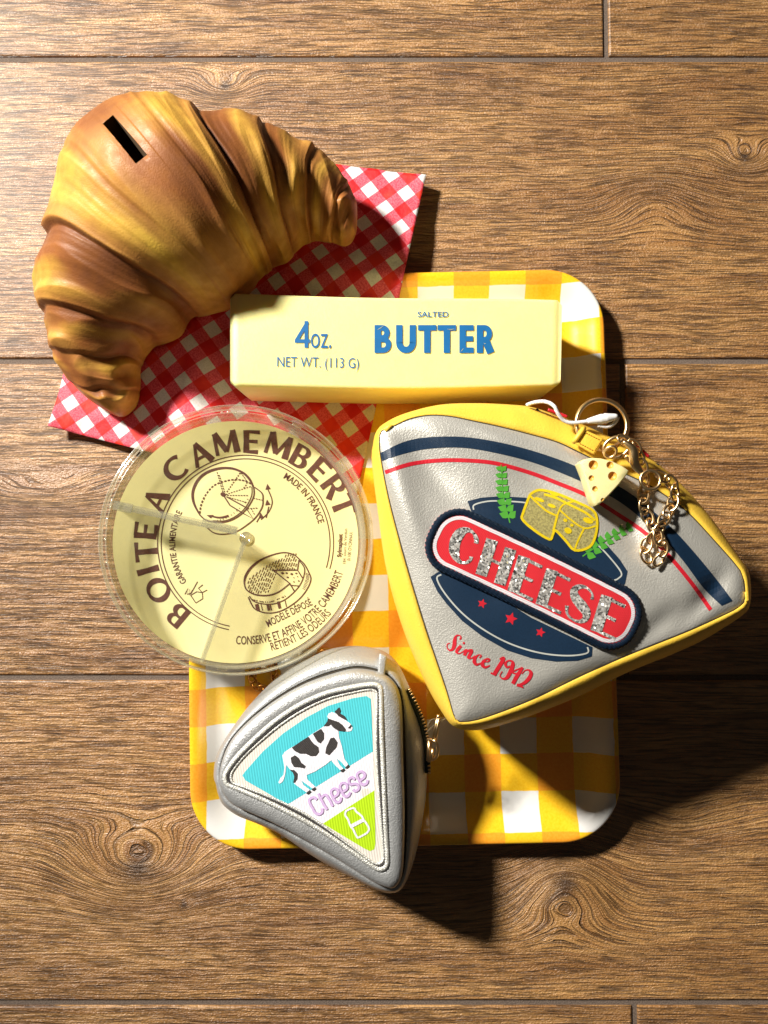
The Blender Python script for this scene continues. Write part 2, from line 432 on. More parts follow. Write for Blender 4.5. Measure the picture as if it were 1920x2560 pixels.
def arc_place(cx, cy, R, a0, a1, h, inward=False):
    """angles in degrees, measured clockwise on the picture from the right"""
    def f(u, v):
        a = math.radians(a0 + (a1 - a0) * u); r = R - h * v if inward else R + h * v
        return (cx + r * math.cos(a), cy + r * math.sin(a))
    return f

# ================================================================== THE FLOOR
GR = [24.713, 9.559, -5.735, -20.887]           # grout lines (cm)
floor = mesh('floor', [(-60, -60, -.12), (60, -60, -.12), (60, 60, -.12), (-60, 60, -.12)], [(0, 1, 2, 3)], MT['grout'], None, False)
floor['kind'] = 'structure'
def tile(x0, x1, y0, y1):
    bm = bmesh.new(); b = 0.09; gap = 0.13
    x0 += gap; x1 -= gap; y0 += gap; y1 -= gap
    rings = []
    for ins, z in ((0, -0.4), (0, -0.09), (b * .35, -0.03), (b, 0.0)):
        rings.append([(x0 + ins, y0 + ins, z), (x1 - ins, y0 + ins, z), (x1 - ins, y1 - ins, z), (x0 + ins, y1 - ins, z)])
    V = [v for r in rings for v in r]; F = grid_faces(4, 4) + [(12, 13, 14, 15)]
    mesh('tile', V, F, MT['wood'], floor, False)
ext = 15.2
for (ya, yb, xs) in ((GR[0], GR[0] + ext, (-49, 11.03, 71)), (GR[1], GR[0], (-19 - 18, 43,)), (GR[2], GR[1], (-49, 11.62, 71)),
                     (GR[3], GR[2], (-37, 43)), (GR[3] - ext, GR[3], (-48, 11.76, 72))):
    for a, b in zip(xs[:-1], xs[1:]): tile(max(a, -45), min(b, 45), ya, yb)

# ================================================================== THE TRAY
TC, TW, TL, TA, TR_ = (0.75, 0.13), 19.9 / 2, 26.85 / 2, math.radians(1.2), 2.75
def tray_local(x, y):
    dx, dy = x - TC[0], y - TC[1]
    return dx * math.cos(TA) + dy * math.sin(TA), dy * math.cos(TA) - dx * math.sin(TA)
def tray_world(u, v): return (TC[0] + u * math.cos(TA) - v * math.sin(TA), TC[1] + u * math.sin(TA) + v * math.cos(TA))
def tray_sd(x, y):
    u, v = tray_local(x, y); qx, qy = abs(u) - TW + TR_, abs(v) - TL + TR_
    return math.hypot(max(qx, 0), max(qy, 0)) + min(max(qx, qy), 0) - TR_
tray = empty('serving_tray', (TC[0], TC[1], 0), 'yellow orange and white gingham serving tray with a raised curved rim under the other things', 'tray')
prof = [(1.9, 0.0), (1.5, 0.03), (1.25, 0.2), (0.55, 0.68), (0.12, 1.0), (0.0, 1.09), (0.02, 1.15), (0.1, 1.19), (0.22, 1.18), (0.4, 1.13), (0.6, 1.02),
        (0.85, 0.83), (1.08, 0.65), (1.3, 0.5), (1.55, 0.4), (1.85, 0.32), (2.2, 0.3), (2.6, .3)]
V, UV = [], []
NC = 0
for ins, z in prof:
    r = max(TR_ - ins, 0.12); ring = []
    for cx, cy, a0 in ((1, 1, 0), (-1, 1, 90), (-1, -1, 180), (1, -1, 270)):
        for k in range(15):
            q = math.radians(a0 + 90 * k / 14)
            ring.append((cx * (TW - ins - r) + r * math.cos(q), cy * (TL - ins - r) + r * math.sin(q)))
    NC = len(ring)
    for u, v in ring: V.append((*tray_world(u, v), z)); UV.append((u, v))
F = grid_faces(len(prof), NC); F.append(tuple((len(prof) - 1) * NC + k for k in range(NC))); F.append(tuple(range(NC))[::-1])
mesh('tray_body', V, F, MT['tray'], tray, uv=UV)

# ================================================================== THE CROISSANT COIN BANK
ST_O = [(268, 1042), (185, 972), (122, 890), (95, 800), (79, 690), (93, 588), (131, 480), (158, 375), (222, 296), (318, 245), (408, 243), (500, 272), (598, 270), (665, 298), (732, 336), (800, 370), (856, 425), (889, 490), (899, 552)]
ST_I = [(330, 1040), (349, 985), (354, 915), (385, 862), (448, 836), (485, 790), (530, 780), (582, 766), (622, 738), (647, 705), (667, 682), (691, 668), (716, 655), (737, 634), (757, 612), (785, 603), (820, 603), (852, 612), (878, 614)]
ZT = [2.5, 3.4, 4.3, 5.3, 6.2, 7.0, 7.7, 8.2, 8.45, 8.45, 8.15, 7.6, 7.0, 6.4, 5.8, 5.2, 4.7, 4.3, 3.7]
ZB = [.3, .25, .25, .25, .25, .25, .25, .3, .35, .4, .45, .5, .6, .8, 1.1, 1.4, 1.65, 1.8, 1.95]
ZT = [b + (t - b) * 1.04 for b, t in zip(ZB, ZT)]
zmid = [b + 0.42 * (t - b) for b, t in zip(ZB, ZT)]
NS, NA = 420, 128
PO = catmull([P(*q, z) for q, z in zip(ST_O, zmid)], 40); PI = catmull([P(*q, z) for q, z in zip(ST_I, zmid)], 40)
ss = np.linspace(0, 18, len(PO)); mm = len(PO)
zt = np.interp(ss, range(19), ZT); zb = np.interp(ss, range(19), ZB)
ker = np.ones(41) / 41
zt = np.convolve(np.pad(zt, 20, 'edge'), ker, 'valid'); zb = np.convolve(np.pad(zb, 20, 'edge'), ker, 'valid')
LC = [(5.35, .46, .7), (3.35, .36, .55), (2.2, .22, .4), (1.2, .18, .3), (7.1, .08, .5)]      # creases towards the left tip
RC = [(10.75, .36, .9), (12.7, .28, .7), (14.6, .22, .55), (16.2, .15, .4), (9.0, .07, .5)]
def lobes(s):
    d = 0.0
    for c, a, wd in LC:
        if s < c: d -= a * math.exp(-(c - s) / wd) * min(1, (c - s) / .10)
    for c, a, wd in RC:
        if s > c: d -= a * math.exp(-(s - c) / wd) * min(1, (s - c) / .10)
    return d
YEL = [(6.35, .75, .9), (9.75, .7, .85), (12.15, .5, .8), (14.0, .45, .7), (3.9, .45, .75), (2.75, .3, .6), (0.5, .45, .8), (15.3, .3, .7), (1.75, .22, .7), (17.0, .25, .3)]
c_br, c_dk, c_ye, c_go = (np.array(srgb(*q)[:3]) for q in ((166, 104, 52), (106, 60, 32), (230, 188, 76), (208, 154, 78)))
V, C = [], []
for i in range(mm):
    s = ss[i]; c = (PO[i] + PI[i]) / 2; wv = (PO[i] - PI[i]) / 2; wv.z = 0
    e = 1.0
    if s < .8: e = math.sqrt(max(0.0, 1 - ((.8 - s) / .8) ** 2))
    if s > 17.2: e = math.sqrt(max(0.0, 1 - ((s - 17.2) / .8) ** 2))
    e = max(e, 0.02)
    t_, b_ = zt[i], zb[i]; zm = b_ + .42 * (t_ - b_); hz, hb = (t_ - zm), (zm - b_)
    R = wv.length; wid = wv.normalized()
    # the traced outline is the silhouette seen from the camera: find the half width that gives it
    tv = (c.x * wid.x + c.y * wid.y) / (CH - zm); h_o, h_i = (hz, hb) if tv > 0 else (hb, hz)
    lo_, hi_ = 0.2, R
    for _ in range(24):
        md_ = (lo_ + hi_) / 2
        if math.hypot(md_, h_o * tv) + math.hypot(md_, h_i * tv) > 2 * R: hi_ = md_
        else: lo_ = md_
    c = PO[i] - wid * math.hypot(lo_, h_o * tv); R = lo_
    edge = min(1.0, max(0.0, (4.6 - s) / 3.4, .75 * (s - 14.8) / 2.6))           # ridges deepen towards the horns
    for k in range(NA):
        a = 2 * math.pi * k / NA; ca, sa = math.cos(a), math.sin(a)
        ex = 2 / 2.0 if sa >= 0 else 2 / 2.7
        px_ = math.copysign(abs(ca) ** ex, ca); pz = math.copysign(abs(sa) ** ex, sa)
        twist = 0.55 * math.sin(a * 1.0 + .4) * (0.35 + .65 * edge) * (1 if s < 8.5 else -1) * .55
        s2 = s + twist * .6 + .25 * mnoise.noise((ca * 1.1, sa * 1.1, s * .35))
        dn = lobes(s2)
        r1 = mnoise.noise((s2 * (1.35 if s < 12 else max(.85, 1.35 - .12 * (s - 12))), ca * .9, sa * .9 + 3.1)); r2 = mnoise.noise((s2 * 2.3, ca * 1.7 + 7, sa * 1.7)); r3 = mnoise.noise((s2 * 1.3, ca * 1.2, sa * 1.2 + 11))
        dn += -.10 + (.13 + .13 * edge) * (1 - 2.4 * abs(r1)) * (.55 + .5 * r3) + (.05 + .06 * edge) * r2 * (.8 + r3) + .12 * r3; r4 = mnoise.noise((s2 * 8.0, ca * 1.1 + 31, sa * 1.1)); dn += .014 * r4
        low = max(0.0, sa + .25)
        dn *= min(1.0, .25 + low)
        fr = 1 + dn / max(R, 1.2) * (.55 + .45 * min(1, e))
        p = c + wid * (R * px_ * fr * e); p.z = zm + (hz if sa >= 0 else hb) * pz * (fr if sa >= 0 else 1) * e
        V.append(p)
        yv = 0.0
        for cc, wd, am in YEL: yv += am * math.exp(-((s2 + .18 * r1 - cc) / wd) ** 2)
        yv = min(1.0, yv * (1.0 + .5 * r2)) * (0.55 + .45 * mnoise.noise((s * 1.1, ca, sa + 20))) * 1.25
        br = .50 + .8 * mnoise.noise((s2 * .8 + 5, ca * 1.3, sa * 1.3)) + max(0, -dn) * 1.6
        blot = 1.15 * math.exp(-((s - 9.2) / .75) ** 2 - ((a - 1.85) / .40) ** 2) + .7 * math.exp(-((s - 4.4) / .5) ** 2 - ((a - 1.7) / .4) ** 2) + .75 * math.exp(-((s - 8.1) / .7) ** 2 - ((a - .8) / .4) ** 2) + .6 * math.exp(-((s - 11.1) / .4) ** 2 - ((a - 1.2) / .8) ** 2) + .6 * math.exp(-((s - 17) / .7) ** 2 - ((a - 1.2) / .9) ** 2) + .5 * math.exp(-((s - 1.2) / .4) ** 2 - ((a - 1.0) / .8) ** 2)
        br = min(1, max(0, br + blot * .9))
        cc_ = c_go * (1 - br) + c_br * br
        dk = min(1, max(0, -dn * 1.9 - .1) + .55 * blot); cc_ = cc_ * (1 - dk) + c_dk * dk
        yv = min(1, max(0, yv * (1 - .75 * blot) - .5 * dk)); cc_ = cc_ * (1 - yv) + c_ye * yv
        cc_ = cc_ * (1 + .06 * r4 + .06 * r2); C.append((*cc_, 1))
F = grid_faces(mm, NA); F.append(tuple(range(NA))[::-1]); F.append(tuple((mm - 1) * NA + k for k in range(NA)))
bank = empty('croissant_coin_bank', (P(360, 560, 0).x, P(360, 560, 0).y, 0), 'golden brown croissant shaped coin bank with a dark slot lying on red gingham paper', 'coin bank')
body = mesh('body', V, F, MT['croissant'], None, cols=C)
bvh_bank = BVHTree.FromPolygons([tuple(v) for v in V], F)
# coin slot: a real opening cut down into the hollow body
sl = [(254, 304), (278, 281), (376, 401), (347, 421)]
SV = [P(*q, 8.9) for q in sl]; zc = 8.2
SV = [P(*q, zc) for q in sl]
cut = mesh('cutter', [(p.x, p.y, 5.6) for p in SV] + [(p.x, p.y, 11) for p in SV], [(0, 1, 2, 3), (7, 6, 5, 4), (0, 4, 5, 1), (1, 5, 6, 2), (2, 6, 7, 3), (3, 7, 4, 0)], plain('slot_inside', srgb(104, 76, 34), 0.9), None, False)
bmx = bmesh.new(); bmx.from_mesh(cut.data); bmesh.ops.recalc_face_normals(bmx, faces=bmx.faces); bmx.to_mesh(cut.data); bmx.free()
bmx = bmesh.new(); bmx.from_mesh(body.data); bmesh.ops.recalc_face_normals(bmx, faces=bmx.faces); bmx.to_mesh(body.data); bmx.free()
md = body.modifiers.new('slot', 'BOOLEAN'); md.object = cut; md.operation = 'DIFFERENCE'; md.solver = 'EXACT'; md.material_mode = 'TRANSFER'
me2 = bpy.data.meshes.new_from_object(body.evaluated_get(bpy.context.evaluated_depsgraph_get()))
body.modifiers.clear(); body.data = me2; slot_m = bpy.data.materials['slot_inside']; bpy.data.objects.remove(cut)
if slot_m.name not in [q.name for q in me2.materials if q]: me2.materials.append(slot_m)
si = [q.name for q in me2.materials].index(slot_m.name)
cxs = sum(p.x for p in SV) / 4; cys = sum(p.y for p in SV) / 4
def in_slot(x, y):
    L = [((p.x - cxs) * 1.012 + cxs, (p.y - cys) * 1.012 + cys) for p in SV]
    sg = [(b[0] - a[0]) * (y - a[1]) - (b[1] - a[1]) * (x - a[0]) for a, b in zip(L, L[1:] + L[:1])]
    return all(q <= 0 for q in sg) or all(q >= 0 for q in sg)
from mathutils.kdtree import KDTree
kd = KDTree(len(V))
for q_, v_ in enumerate(V): kd.insert(v_, q_)
kd.balance()
ca_ = me2.color_attributes['Col']
for q_, v_ in enumerate(me2.vertices):
    near = kd.find_n(Vector(v_.co) / K, 3)
    ca_.data[q_].color = C[near[0][1]] if near[0][2] < 1e-3 else tuple(np.mean([C[n_[1]] for n_ in near], axis=0))
for f in me2.polygons:
    if f.center.z > .025 and in_slot(f.center.x / K, f.center.y / K): f.material_index = si; f.use_smooth = False
body.parent = bank; body.location = -bank.location

# ================================================================== THE PAPER
cTR, cBR, cBL, cTL = P(1066, 432, 1.0), P(886, 1264, .6), P(126, 1067, .5), P(262, 352, .3)
def paper_z(x, y):
    d = tray_sd(x, y)
    if d > 0: z = .07 + 1.22 * max(0, 1 - d / 6.2) ** 1.15
    else:
        q = min(1, -d / 2.9); z = .40 + .89 * (1 - q * q * (3 - 2 * q))
    z += .09 * mnoise.noise((x * .35, y * .35, 2.0)) + .05 * mnoise.noise((x * 1.1, y * 1.1, 5.0)) + .05 * (1 - abs(mnoise.noise((x * .25 + y * .12, y * .2, 8.0))) * 6 if abs(mnoise.noise((x * .25 + y * .12, y * .2, 8.0))) < .16 else 0)
    h = bvh_bank.ray_cast(Vector((x, y, -2)), Vector((0, 0, 1)))
    if h[0] is not None: z = min(z, h[0].z - .04)
    return z
NU, NV = 110, 110
V, UV = [], []
g0 = P(700, 1000); ga = math.radians(-54)
for i in range(NU + 1):
    for j in range(NV + 1):
        a, b = i / NU, j / NV
        p = (cTL * (1 - a) + cTR * a) * (1 - b) + (cBL * (1 - a) + cBR * a) * b
        bow = .35 * math.sin(math.pi * a) * (1 - b) * 1.0
        x, y = p.x, p.y + bow
        z = max(paper_z(x, y), .03)
        cor = math.hypot(a, 1 - b)                             # the free left corner curls up a little
        z += .75 * max(0, 1 - cor / .22) ** 2
        z += .16 * max(0, a - .72) / .28 * (1 + math.sin(b * 9.5 + .6)) * max(0, 1 - b * 1.6) + .25 * max(0, 1 - math.hypot(1 - a, b) / .16) ** 2
        V.append((x, y, z))
        u = ((x - g0.x) * math.cos(ga) + (y - g0.y) * math.sin(ga)) / 1.27; v = ((y - g0.y) * math.cos(ga) - (x - g0.x) * math.sin(ga)) / 1.27
        UV.append((u + 50, v + 50))
zz = np.array([v[2] for v in V]).reshape(NU + 1, NV + 1)
for _ in range(2):
    q = np.pad(zz, 1, 'edge'); avg = (q[:-2, 1:-1] + q[2:, 1:-1] + q[1:-1, :-2] + q[1:-1, 2:]) / 4; zz = np.minimum(.5 * zz + .5 * avg, zz + .03)
V = [(v[0], v[1], float(z)) for v, z in zip(V, zz.ravel())]
n0 = len(V); nc = NV + 1
F = [(i * nc + j, (i + 1) * nc + j, (i + 1) * nc + j + 1, i * nc + j + 1) for i in range(NU) for j in range(NV)]
F = [f[::-1] for f in F] 
V2 = V + [(a, b, c - .018) for a, b, c in V]; F2 = F + [tuple(k + n0 for k in f[::-1]) for f in F]
rim = [i * nc for i in range(NU + 1)] + [NU * nc + j for j in range(1, nc)] + [i * nc + NV for i in range(NU - 1, -1, -1)] + [j for j in range(NV - 1, 0, -1)]
for a, b in zip(rim, rim[1:] + rim[:1]): F2.append((a, b, b + n0, a + n0))
paper = mesh('wrapping_paper', V2, F2, MT['paper'], None, uv=UV + UV)
paper['label'] = 'red and white gingham wrapping paper sheet lying across the tray rim under the croissant'; paper['category'] = 'paper'

# ================================================================== THE BUTTER STICK
butter = empty('butter_stick', (*P(985, 850, 0).xy, .45), 'pale yellow stick of butter with blue lettering lying across the tray', 'butter')
BT, BB = 4.45, .52
bt = [(573, 733), (1408, 750), (1404, 966), (573, 966)]        # top face corners as seen
tc = [P(*q, BT) for q in bt]
def butter_top(px, py): return P(px, py, BT)
V, F = [], []
NXb, rr = 64, .17
secs = []
for i in range(NXb + 1):
    a = i / NXb
    # squeeze of the end roundings
    d0 = min(a, 1 - a) * 14.6
    k = 1.0 if d0 > rr else math.sqrt(max(0, 1 - ((rr - d0) / rr) ** 2))
    inset = rr * (1 - k)
    top = tc[0] * (1 - a) + tc[1] * a; bot = tc[3] * (1 - a) + tc[2] * a
    sag = .10 * math.sin(math.pi * a) ; wav = .05 * math.sin(7 * a + 1)
    top = top + Vector((0, -.03 * math.sin(math.pi * a * 2) + wav * .6, 0)); bot = bot + Vector((0, -.10 * math.sin(math.pi * a) + wav * .5, 0))
    y1, y0 = top.y - inset, bot.y + inset; x1, x0 = top.x, bot.x
    z1, z0 = BT - inset + .02 * wav, BB + inset
    ring = []
    r = min(rr, (y1 - y0) / 2)
    for cy, cz, a0 in ((y1 - r, z1 - r, 0), (y0 + r, z1 - r, 90), (y0 + r, z0 + r, 180), (y1 - r, z0 + r, 270)):
        for q in range(8):
            t = math.radians(a0 + 90 * q / 7); yy = cy + r * math.cos(t); zz_ = cz + r * math.sin(t)
            f = (yy - y0) / max(1e-6, y1 - y0); sx = x0 * (1 - f) + x1 * f
            lean = (BT - zz_) / (BT - BB)                       # soft block: the foot is a little narrower
            ring.append((sx + (.5 - a) * .42 * lean, yy + .02 * lean, zz_))
    secs.append(ring)
V = [p for r in secs for p in r]; F = grid_faces(NXb + 1, 32); F.append(tuple(range(32))); F.append(tuple(NXb * 32 + k for k in range(32))[::-1])
mesh('block', V, [f[::-1] for f in F], MT['butter'], butter)
def arcpts(cx, cy, rx, ry, a0, a1, n=14): return [(cx + rx * math.cos(math.radians(a0 + (a1 - a0) * k / n)), cy + ry * math.sin(math.radians(a0 + (a1 - a0) * k / n))) for k in range(n + 1)]
def butter_word(pr):
    W_ = .235
    GB = {'B': (.66, [([(.125, 0), (.125, 1)], W_), ([(.1, .9), (.28, .9)] + arcpts(.3, .72, .17, .18, 90, -90, 10) + [(.1, .54)], .2), ([(.1, .49), (.32, .49)] + arcpts(.33, .295, .2, .195, 90, -90, 10) + [(.1, .1)], .2)]),
          'U': (.76, [([(.125, 1), (.125, .36)] + arcpts(.38, .37, .255, .26, 180, 360, 14) + [(.635, .36), (.635, 1)], W_)]),
          'T': (.64, [([(.32, 0), (.32, .95)], W_), ([(0, .9), (.64, .9)], .2)]), 'E': (.54, [([(.125, 0), (.125, 1)], W_), ([(.1, .9), (.54, .9)], .2), ([(.1, .51), (.52, .51)], .19), ([(.1, .1), (.54, .1)], .2)]),
          'R': (.70, [([(.125, 0), (.125, 1)], W_), ([(.1, .9), (.28, .9)] + arcpts(.33, .69, .19, .21, 90, -90, 10) + [(.1, .48)], .2), ([(.34, .5), (.58, 0)], .27)])}
    for ch, x0, x1 in (('B', 936, 980), ('U', 990, 1040), ('T', 1045, 1091), ('T', 1094, 1140), ('E', 1148, 1184), ('R', 1192, 1234)):
        wd, sts = GB[ch]; f = (x1 - x0) / wd
        for pts, ww in sts: pr.stroke([(x0 + gx * f, 883 - gy * 70) for gx, gy in pts], ww * 69)
    return pr
pr = Print(butter_top, .035)
pr.stroke([(766, 870), (766, 803)], 9.5).stroke([(769, 806), (741, 852)], 9).stroke([(737, 853), (775, 853)], 9).text('oz.', line_place(777, 870, 828, 871, 58), -.002)
pr.text('NET WT. (113 G)', line_place(693, 917, 897, 921, 27), -.004)
butter_word(pr).text('SALTED', line_place(1044, 793, 1121, 793, 14), .012)
pr.make('lettering', MT['blue'], butter, 'blue printed words 4 oz. net wt. and salted butter')

sc_p = Print(butter_top, .055); rs_b = random.Random(5)
for k in range(5):
    x0, y0 = rs_b.uniform(940, 1225), rs_b.uniform(808, 886) if k % 3 else rs_b.uniform(805, 830); a_ = rs_b.uniform(-.9, .2); l_ = rs_b.uniform(4, 20)
    sc_p.stroke([(x0, y0), (x0 + l_ * .5 * math.cos(a_), y0 + l_ * .5 * math.sin(a_) + 1), (x0 + l_ * math.cos(a_), y0 + l_ * math.sin(a_))], (.2, 1.1, .2))
sc_p.make('print_scuffs', MT['butter'], butter)['kind'] = 'stuff'
# ================================================================== THE ROUND CAMEMBERT BOX
bn = Vector((.185, .03, 1)).normalized()
bx = Vector((1, 0, -bn.x / bn.z)); bx = (bx - bn * bx.dot(bn)).normalized(); by = bn.cross(bx)
LID_H, LAB_H = 3.0, .8
btop = P(599, 1346, 4.2)
b0 = btop - bn * LID_H
def BL(a, b, h): return b0 + bx * a + by * b + bn * h
box = empty('camembert_box', tuple(b0), 'round clear plastic camembert box with a cream label leaning on the tray rim', 'food box')
def ringwall(prof, n=128):
    V = [BL(r * math.cos(2 * math.pi * k / n), r * math.sin(2 * math.pi * k / n), h) for r, h in prof for k in range(n)]
    return V, grid_faces(len(prof), n)
V, F = ringwall([(.01, 0), (5.45, 0), (5.6, .04), (5.66, .15), (5.7, 2.3), (5.62, 2.3), (5.58, .2), (5.42, .1)]); mesh('base', V, F, MT['wallp'], box)
V, F = ringwall([(.01, LID_H - .07), (3, LID_H - .07), (5.35, LID_H - .07), (5.47, LID_H - .02), (5.6, LID_H), (5.76, LID_H - .02), (5.84, LID_H - .1), (5.87, LID_H - .25), (5.88, 1.75)])
lid = mesh('lid', V, F, MT['clear'], box)
lr = []
for r, h, t in ((5.86, LID_H - .04, .035), (5.9, 1.75, .03)):
    lr.append(tube([BL(r * math.cos(2 * math.pi * k / 160), r * math.sin(2 * math.pi * k / 160), h) for k in range(160)], t, 8, True))
V, F = join(lr); mesh('lid_rim', V, F, MT['clear_rim'], lid)
tabs = []
for k in range(40):
    if random.random() < .35: continue
    a0 = 2 * math.pi * k / 40 + random.uniform(-.03, .03); n = random.choice((2, 3, 5))
    V, F = (tube([BL(5.72 * math.cos(a0 + j * .02), 5.72 * math.sin(a0 + j * .02), 2.1 + .1 * (k % 2)) for j in range(n)], .05, 5)); mesh('thread_lug', V, F, MT['clear_rim'], lid)
V, F = ringwall([(.01, LAB_H - .02), (5.56, LAB_H - .02), (5.56, LAB_H), (.01, LAB_H)]); F = F; lab = mesh('label_disc', V, F, MT['label'], box, False)
lay = on_plane(BL(0, 0, LAB_H), bn)
pr = Print(lay, .012)
LX, LY = 614, 1358
# the big flared capitals, as thick and thin strokes on a unit square
def arcpts(cx, cy, rx, ry, a0, a1, n=14): return [(cx + rx * math.cos(math.radians(a0 + (a1 - a0) * k / n)), cy + ry * math.sin(math.radians(a0 + (a1 - a0) * k / n))) for k in range(n + 1)]
TKK, TN = .20, .11
GL = {
 'I': (.24, [([(.12, 0), (.12, .5), (.12, 1)], (.23, .19, .23))]),
 'T': (.68, [([(.34, 0), (.34, .5), (.34, .95)], (.23, .19, .2)), ([(0, .945), (.34, .95), (.68, .945)], (.15, .10, .15))]),
 'E': (.58, [([(.11, 0), (.11, .5), (.11, 1)], (.22, .19, .22)), ([(.1, .05), (.58, .06)], (.10, .15)), ([(.1, .52), (.52, .52)], (.10, .13)), ([(.1, .95), (.56, .945)], (.10, .14))]),
 'A': (.82, [([(.05, 0), (.38, .98)], (.14, .10)), ([(.76, 0), (.40, 1.0)], (.25, .17)), ([(.17, .33), (.62, .33)], (.10, .10))]),
 'M': (1.0, [([(.06, 0), (.15, .98)], (.13, .12)), ([(.17, .99), (.50, .1)], (.22, .20)), ([(.50, .06), (.83, .98)], (.10, .13)), ([(.95, 0), (.84, 1.0)], (.24, .19))]),
 'O': (.98, [(arcpts(.49, .5, .40, .45, 90, 450, 30), (.10, .16, .21, .16, .10, .16, .21, .16, .10))]),
 'C': (.84, [(arcpts(.49, .5, .40, .45, 50, 310, 26), (.16, .10, .15, .21, .21, .15, .10, .14))]),
 'B': (.66, [([(.11, 0), (.11, 1)], (.2, .2)), ([(.1, .95), (.3, .95)] + arcpts(.32, .74, .18, .21, 90, -90, 10)[0:] + [(.1, .53)], (.09, .09, .15, .19, .15, .09, .09)), ([(.1, .51), (.32, .51)] + arcpts(.35, .275, .22, .225, 90, -90, 10) + [(.1, .05)], (.09, .09, .16, .21, .16, .10, .10))]),
 'R': (.70, [([(.11, 0), (.11, 1)], (.2, .2)), ([(.1, .95), (.3, .95)] + arcpts(.34, .72, .19, .23, 90, -90, 10) + [(.1, .49)], (.09, .09, .15, .20, .15, .09, .09)), ([(.34, .5), (.66, 0)], (.18, .23))]),
}
LET = [('B', 444, 1538), ('O', 396, 1475), ('I', 370, 1426), ('T', 366, 1379), ('E', 364, 1327), ('A', 390, 1249), ('C', 438, 1172), ('A', 500, 1134), ('M', 563, 1106), ('E', 628, 1104), ('M', 696, 1112), ('B', 752, 1142), ('E', 798, 1173), ('R', 835, 1217), ('T', 858, 1264)]
for ch, px, py in LET:
    wd, sts = GL[ch]; a = math.atan2(py - LY, px - LX); hgt = 56; rc = math.hypot(px - LX, py - LY) - hgt / 2 
    wsc = 1.12 if ch in 'MO' else 1.22
    for pts, ww in sts:
        q = []
        for gx, gy in pts:
            an = a + (gx - wd / 2) * hgt * wsc / 255; r = rc + gy * hgt
            q.append((LX + r * math.cos(an), LY + r * math.sin(an)))
        pr.stroke(q, [x * hgt * 1.22 for x in ww])
for R in (220, 211): pr.stroke([(LX + R * math.cos(math.radians(a)), LY + R * math.sin(math.radians(a))) for a in (list(range(101, 379, 3)))], 2.4)
pr.text('GARANTIE ALIMENTAIRE', arc_place(LX, LY, 176, 147, 206, 16), .01)
pr.text('MADE IN FRANCE', arc_place(LX, LY, 188, 300, 345, 17), .012)
pr.text('MODÈLE DÉPOSÉ', line_place(671, 1568, 782, 1512, 19), .006)
pr.text('CONSERVE ET AFFINE VOTRE CAMEMBERT', arc_place(LX, LY - 2, 255, 95.5, 17, 22, True), .006)
pr.text('RETIENT LES ODEURS', arc_place(LX, LY - 4, 280, 76.5, 40, 21, True), .006)
pr.text('Sylmaplast', line_place(853, 1393, 856, 1335, 11), .03); pr.text('184, cours de Verdun', line_place(864, 1409, 868, 1322, 8), -.005); pr.text('01100 OYONNAX', line_place(876, 1402, 882, 1330, 9), -.003)
# glass and fork mark
gf = lambda L: crop(240, 980, 2.304, L)
pr.stroke(gf([(512, 1165), (530, 1130), (524, 1165), (540, 1135), (538, 1170), (556, 1140)]), 2); pr.stroke(gf([(525, 1165), (548, 1158), (585, 1092)]), 2)
pr.stroke(gf([(545, 1170), (575, 1215), (615, 1190), (612, 1155), (640, 1140)]), 2.2); pr.stroke(gf([(612, 1155), (590, 1130), (615, 1110)]), 2.2); pr.stroke(gf([(545, 1170), (580, 1150), (612, 1155)]), 2)
# drawing of the box
el = lambda cx, cy, rx, ry, rot, a0, a1, n=40: [(cx + rx * math.cos(math.radians(a)) * math.cos(rot) - ry * math.sin(math.radians(a)) * math.sin(rot), cy + rx * math.cos(math.radians(a)) * math.sin(rot) + ry * math.sin(math.radians(a)) * math.cos(rot)) for a in np.linspace(a0, a1, n)]
g5 = lambda L: crop(340, 1050, 5.53, L)
outer = g5([(880, 1310), (800, 1150), (785, 1000), (850, 840), (970, 730), (1150, 670), (1330, 670), (1480, 730), (1570, 820), (1620, 920)])
pr.stroke(outer, (3, 6, 7, 6.5, 6, 5, 6, 4), n=6)
pr.stroke(g5([(880, 1310), (960, 1380), (1080, 1410), (1200, 1415), (1330, 1380), (1470, 1290), (1570, 1170), (1630, 1040), (1625, 920)]), 3.2, n=6)
pr.stroke(g5([(1060, 1390), (1200, 1395), (1330, 1355), (1460, 1265), (1550, 1150), (1600, 1030), (1600, 920)]), 2, n=6)
for k in range(13): t = k / 12; pr.stroke(g5([(1090 + 460 * t, 1402 - 30 * t - 270 * t * t), (1094 + 440 * t, 1392 - 28 * t - 265 * t * t - 8)]), 1.6)
pr.stroke(g5([(985, 1490), (1080, 1560), (1220, 1578), (1380, 1545), (1520, 1460), (1650, 1350), (1740, 1210), (1755, 1100), (1740, 1010), (1640, 930)]), 2.8, n=6)
def dashed(L, wd, dash=4.2, gap=2.6, n=10):
    q = [Vector((p.x, p.y)) for p in catmull([(a, b, 0) for a, b in L], n)]
    on, acc, cur = True, 0.0, [q[0]]
    for a, b in zip(q, q[1:]):
        d = (b - a).length; pos = 0.0
        while pos < d:
            need = (dash if on else gap) - acc; st = min(need, d - pos); pos += st; acc += st; p = a + (b - a) * (pos / max(d, 1e-6))
            if on: cur.append(p)
            if acc >= (dash if on else gap) - 1e-6:
                if on and len(cur) > 1: pr.stroke([(c.x, c.y) for c in cur], wd)
                on = not on; acc = 0.0; cur = [p]
dashed(g5([(880, 1290), (900, 1170), (960, 1040), (1060, 920), (1180, 860), (1350, 825), (1500, 840), (1600, 890)]), 3.6, 6, 3)
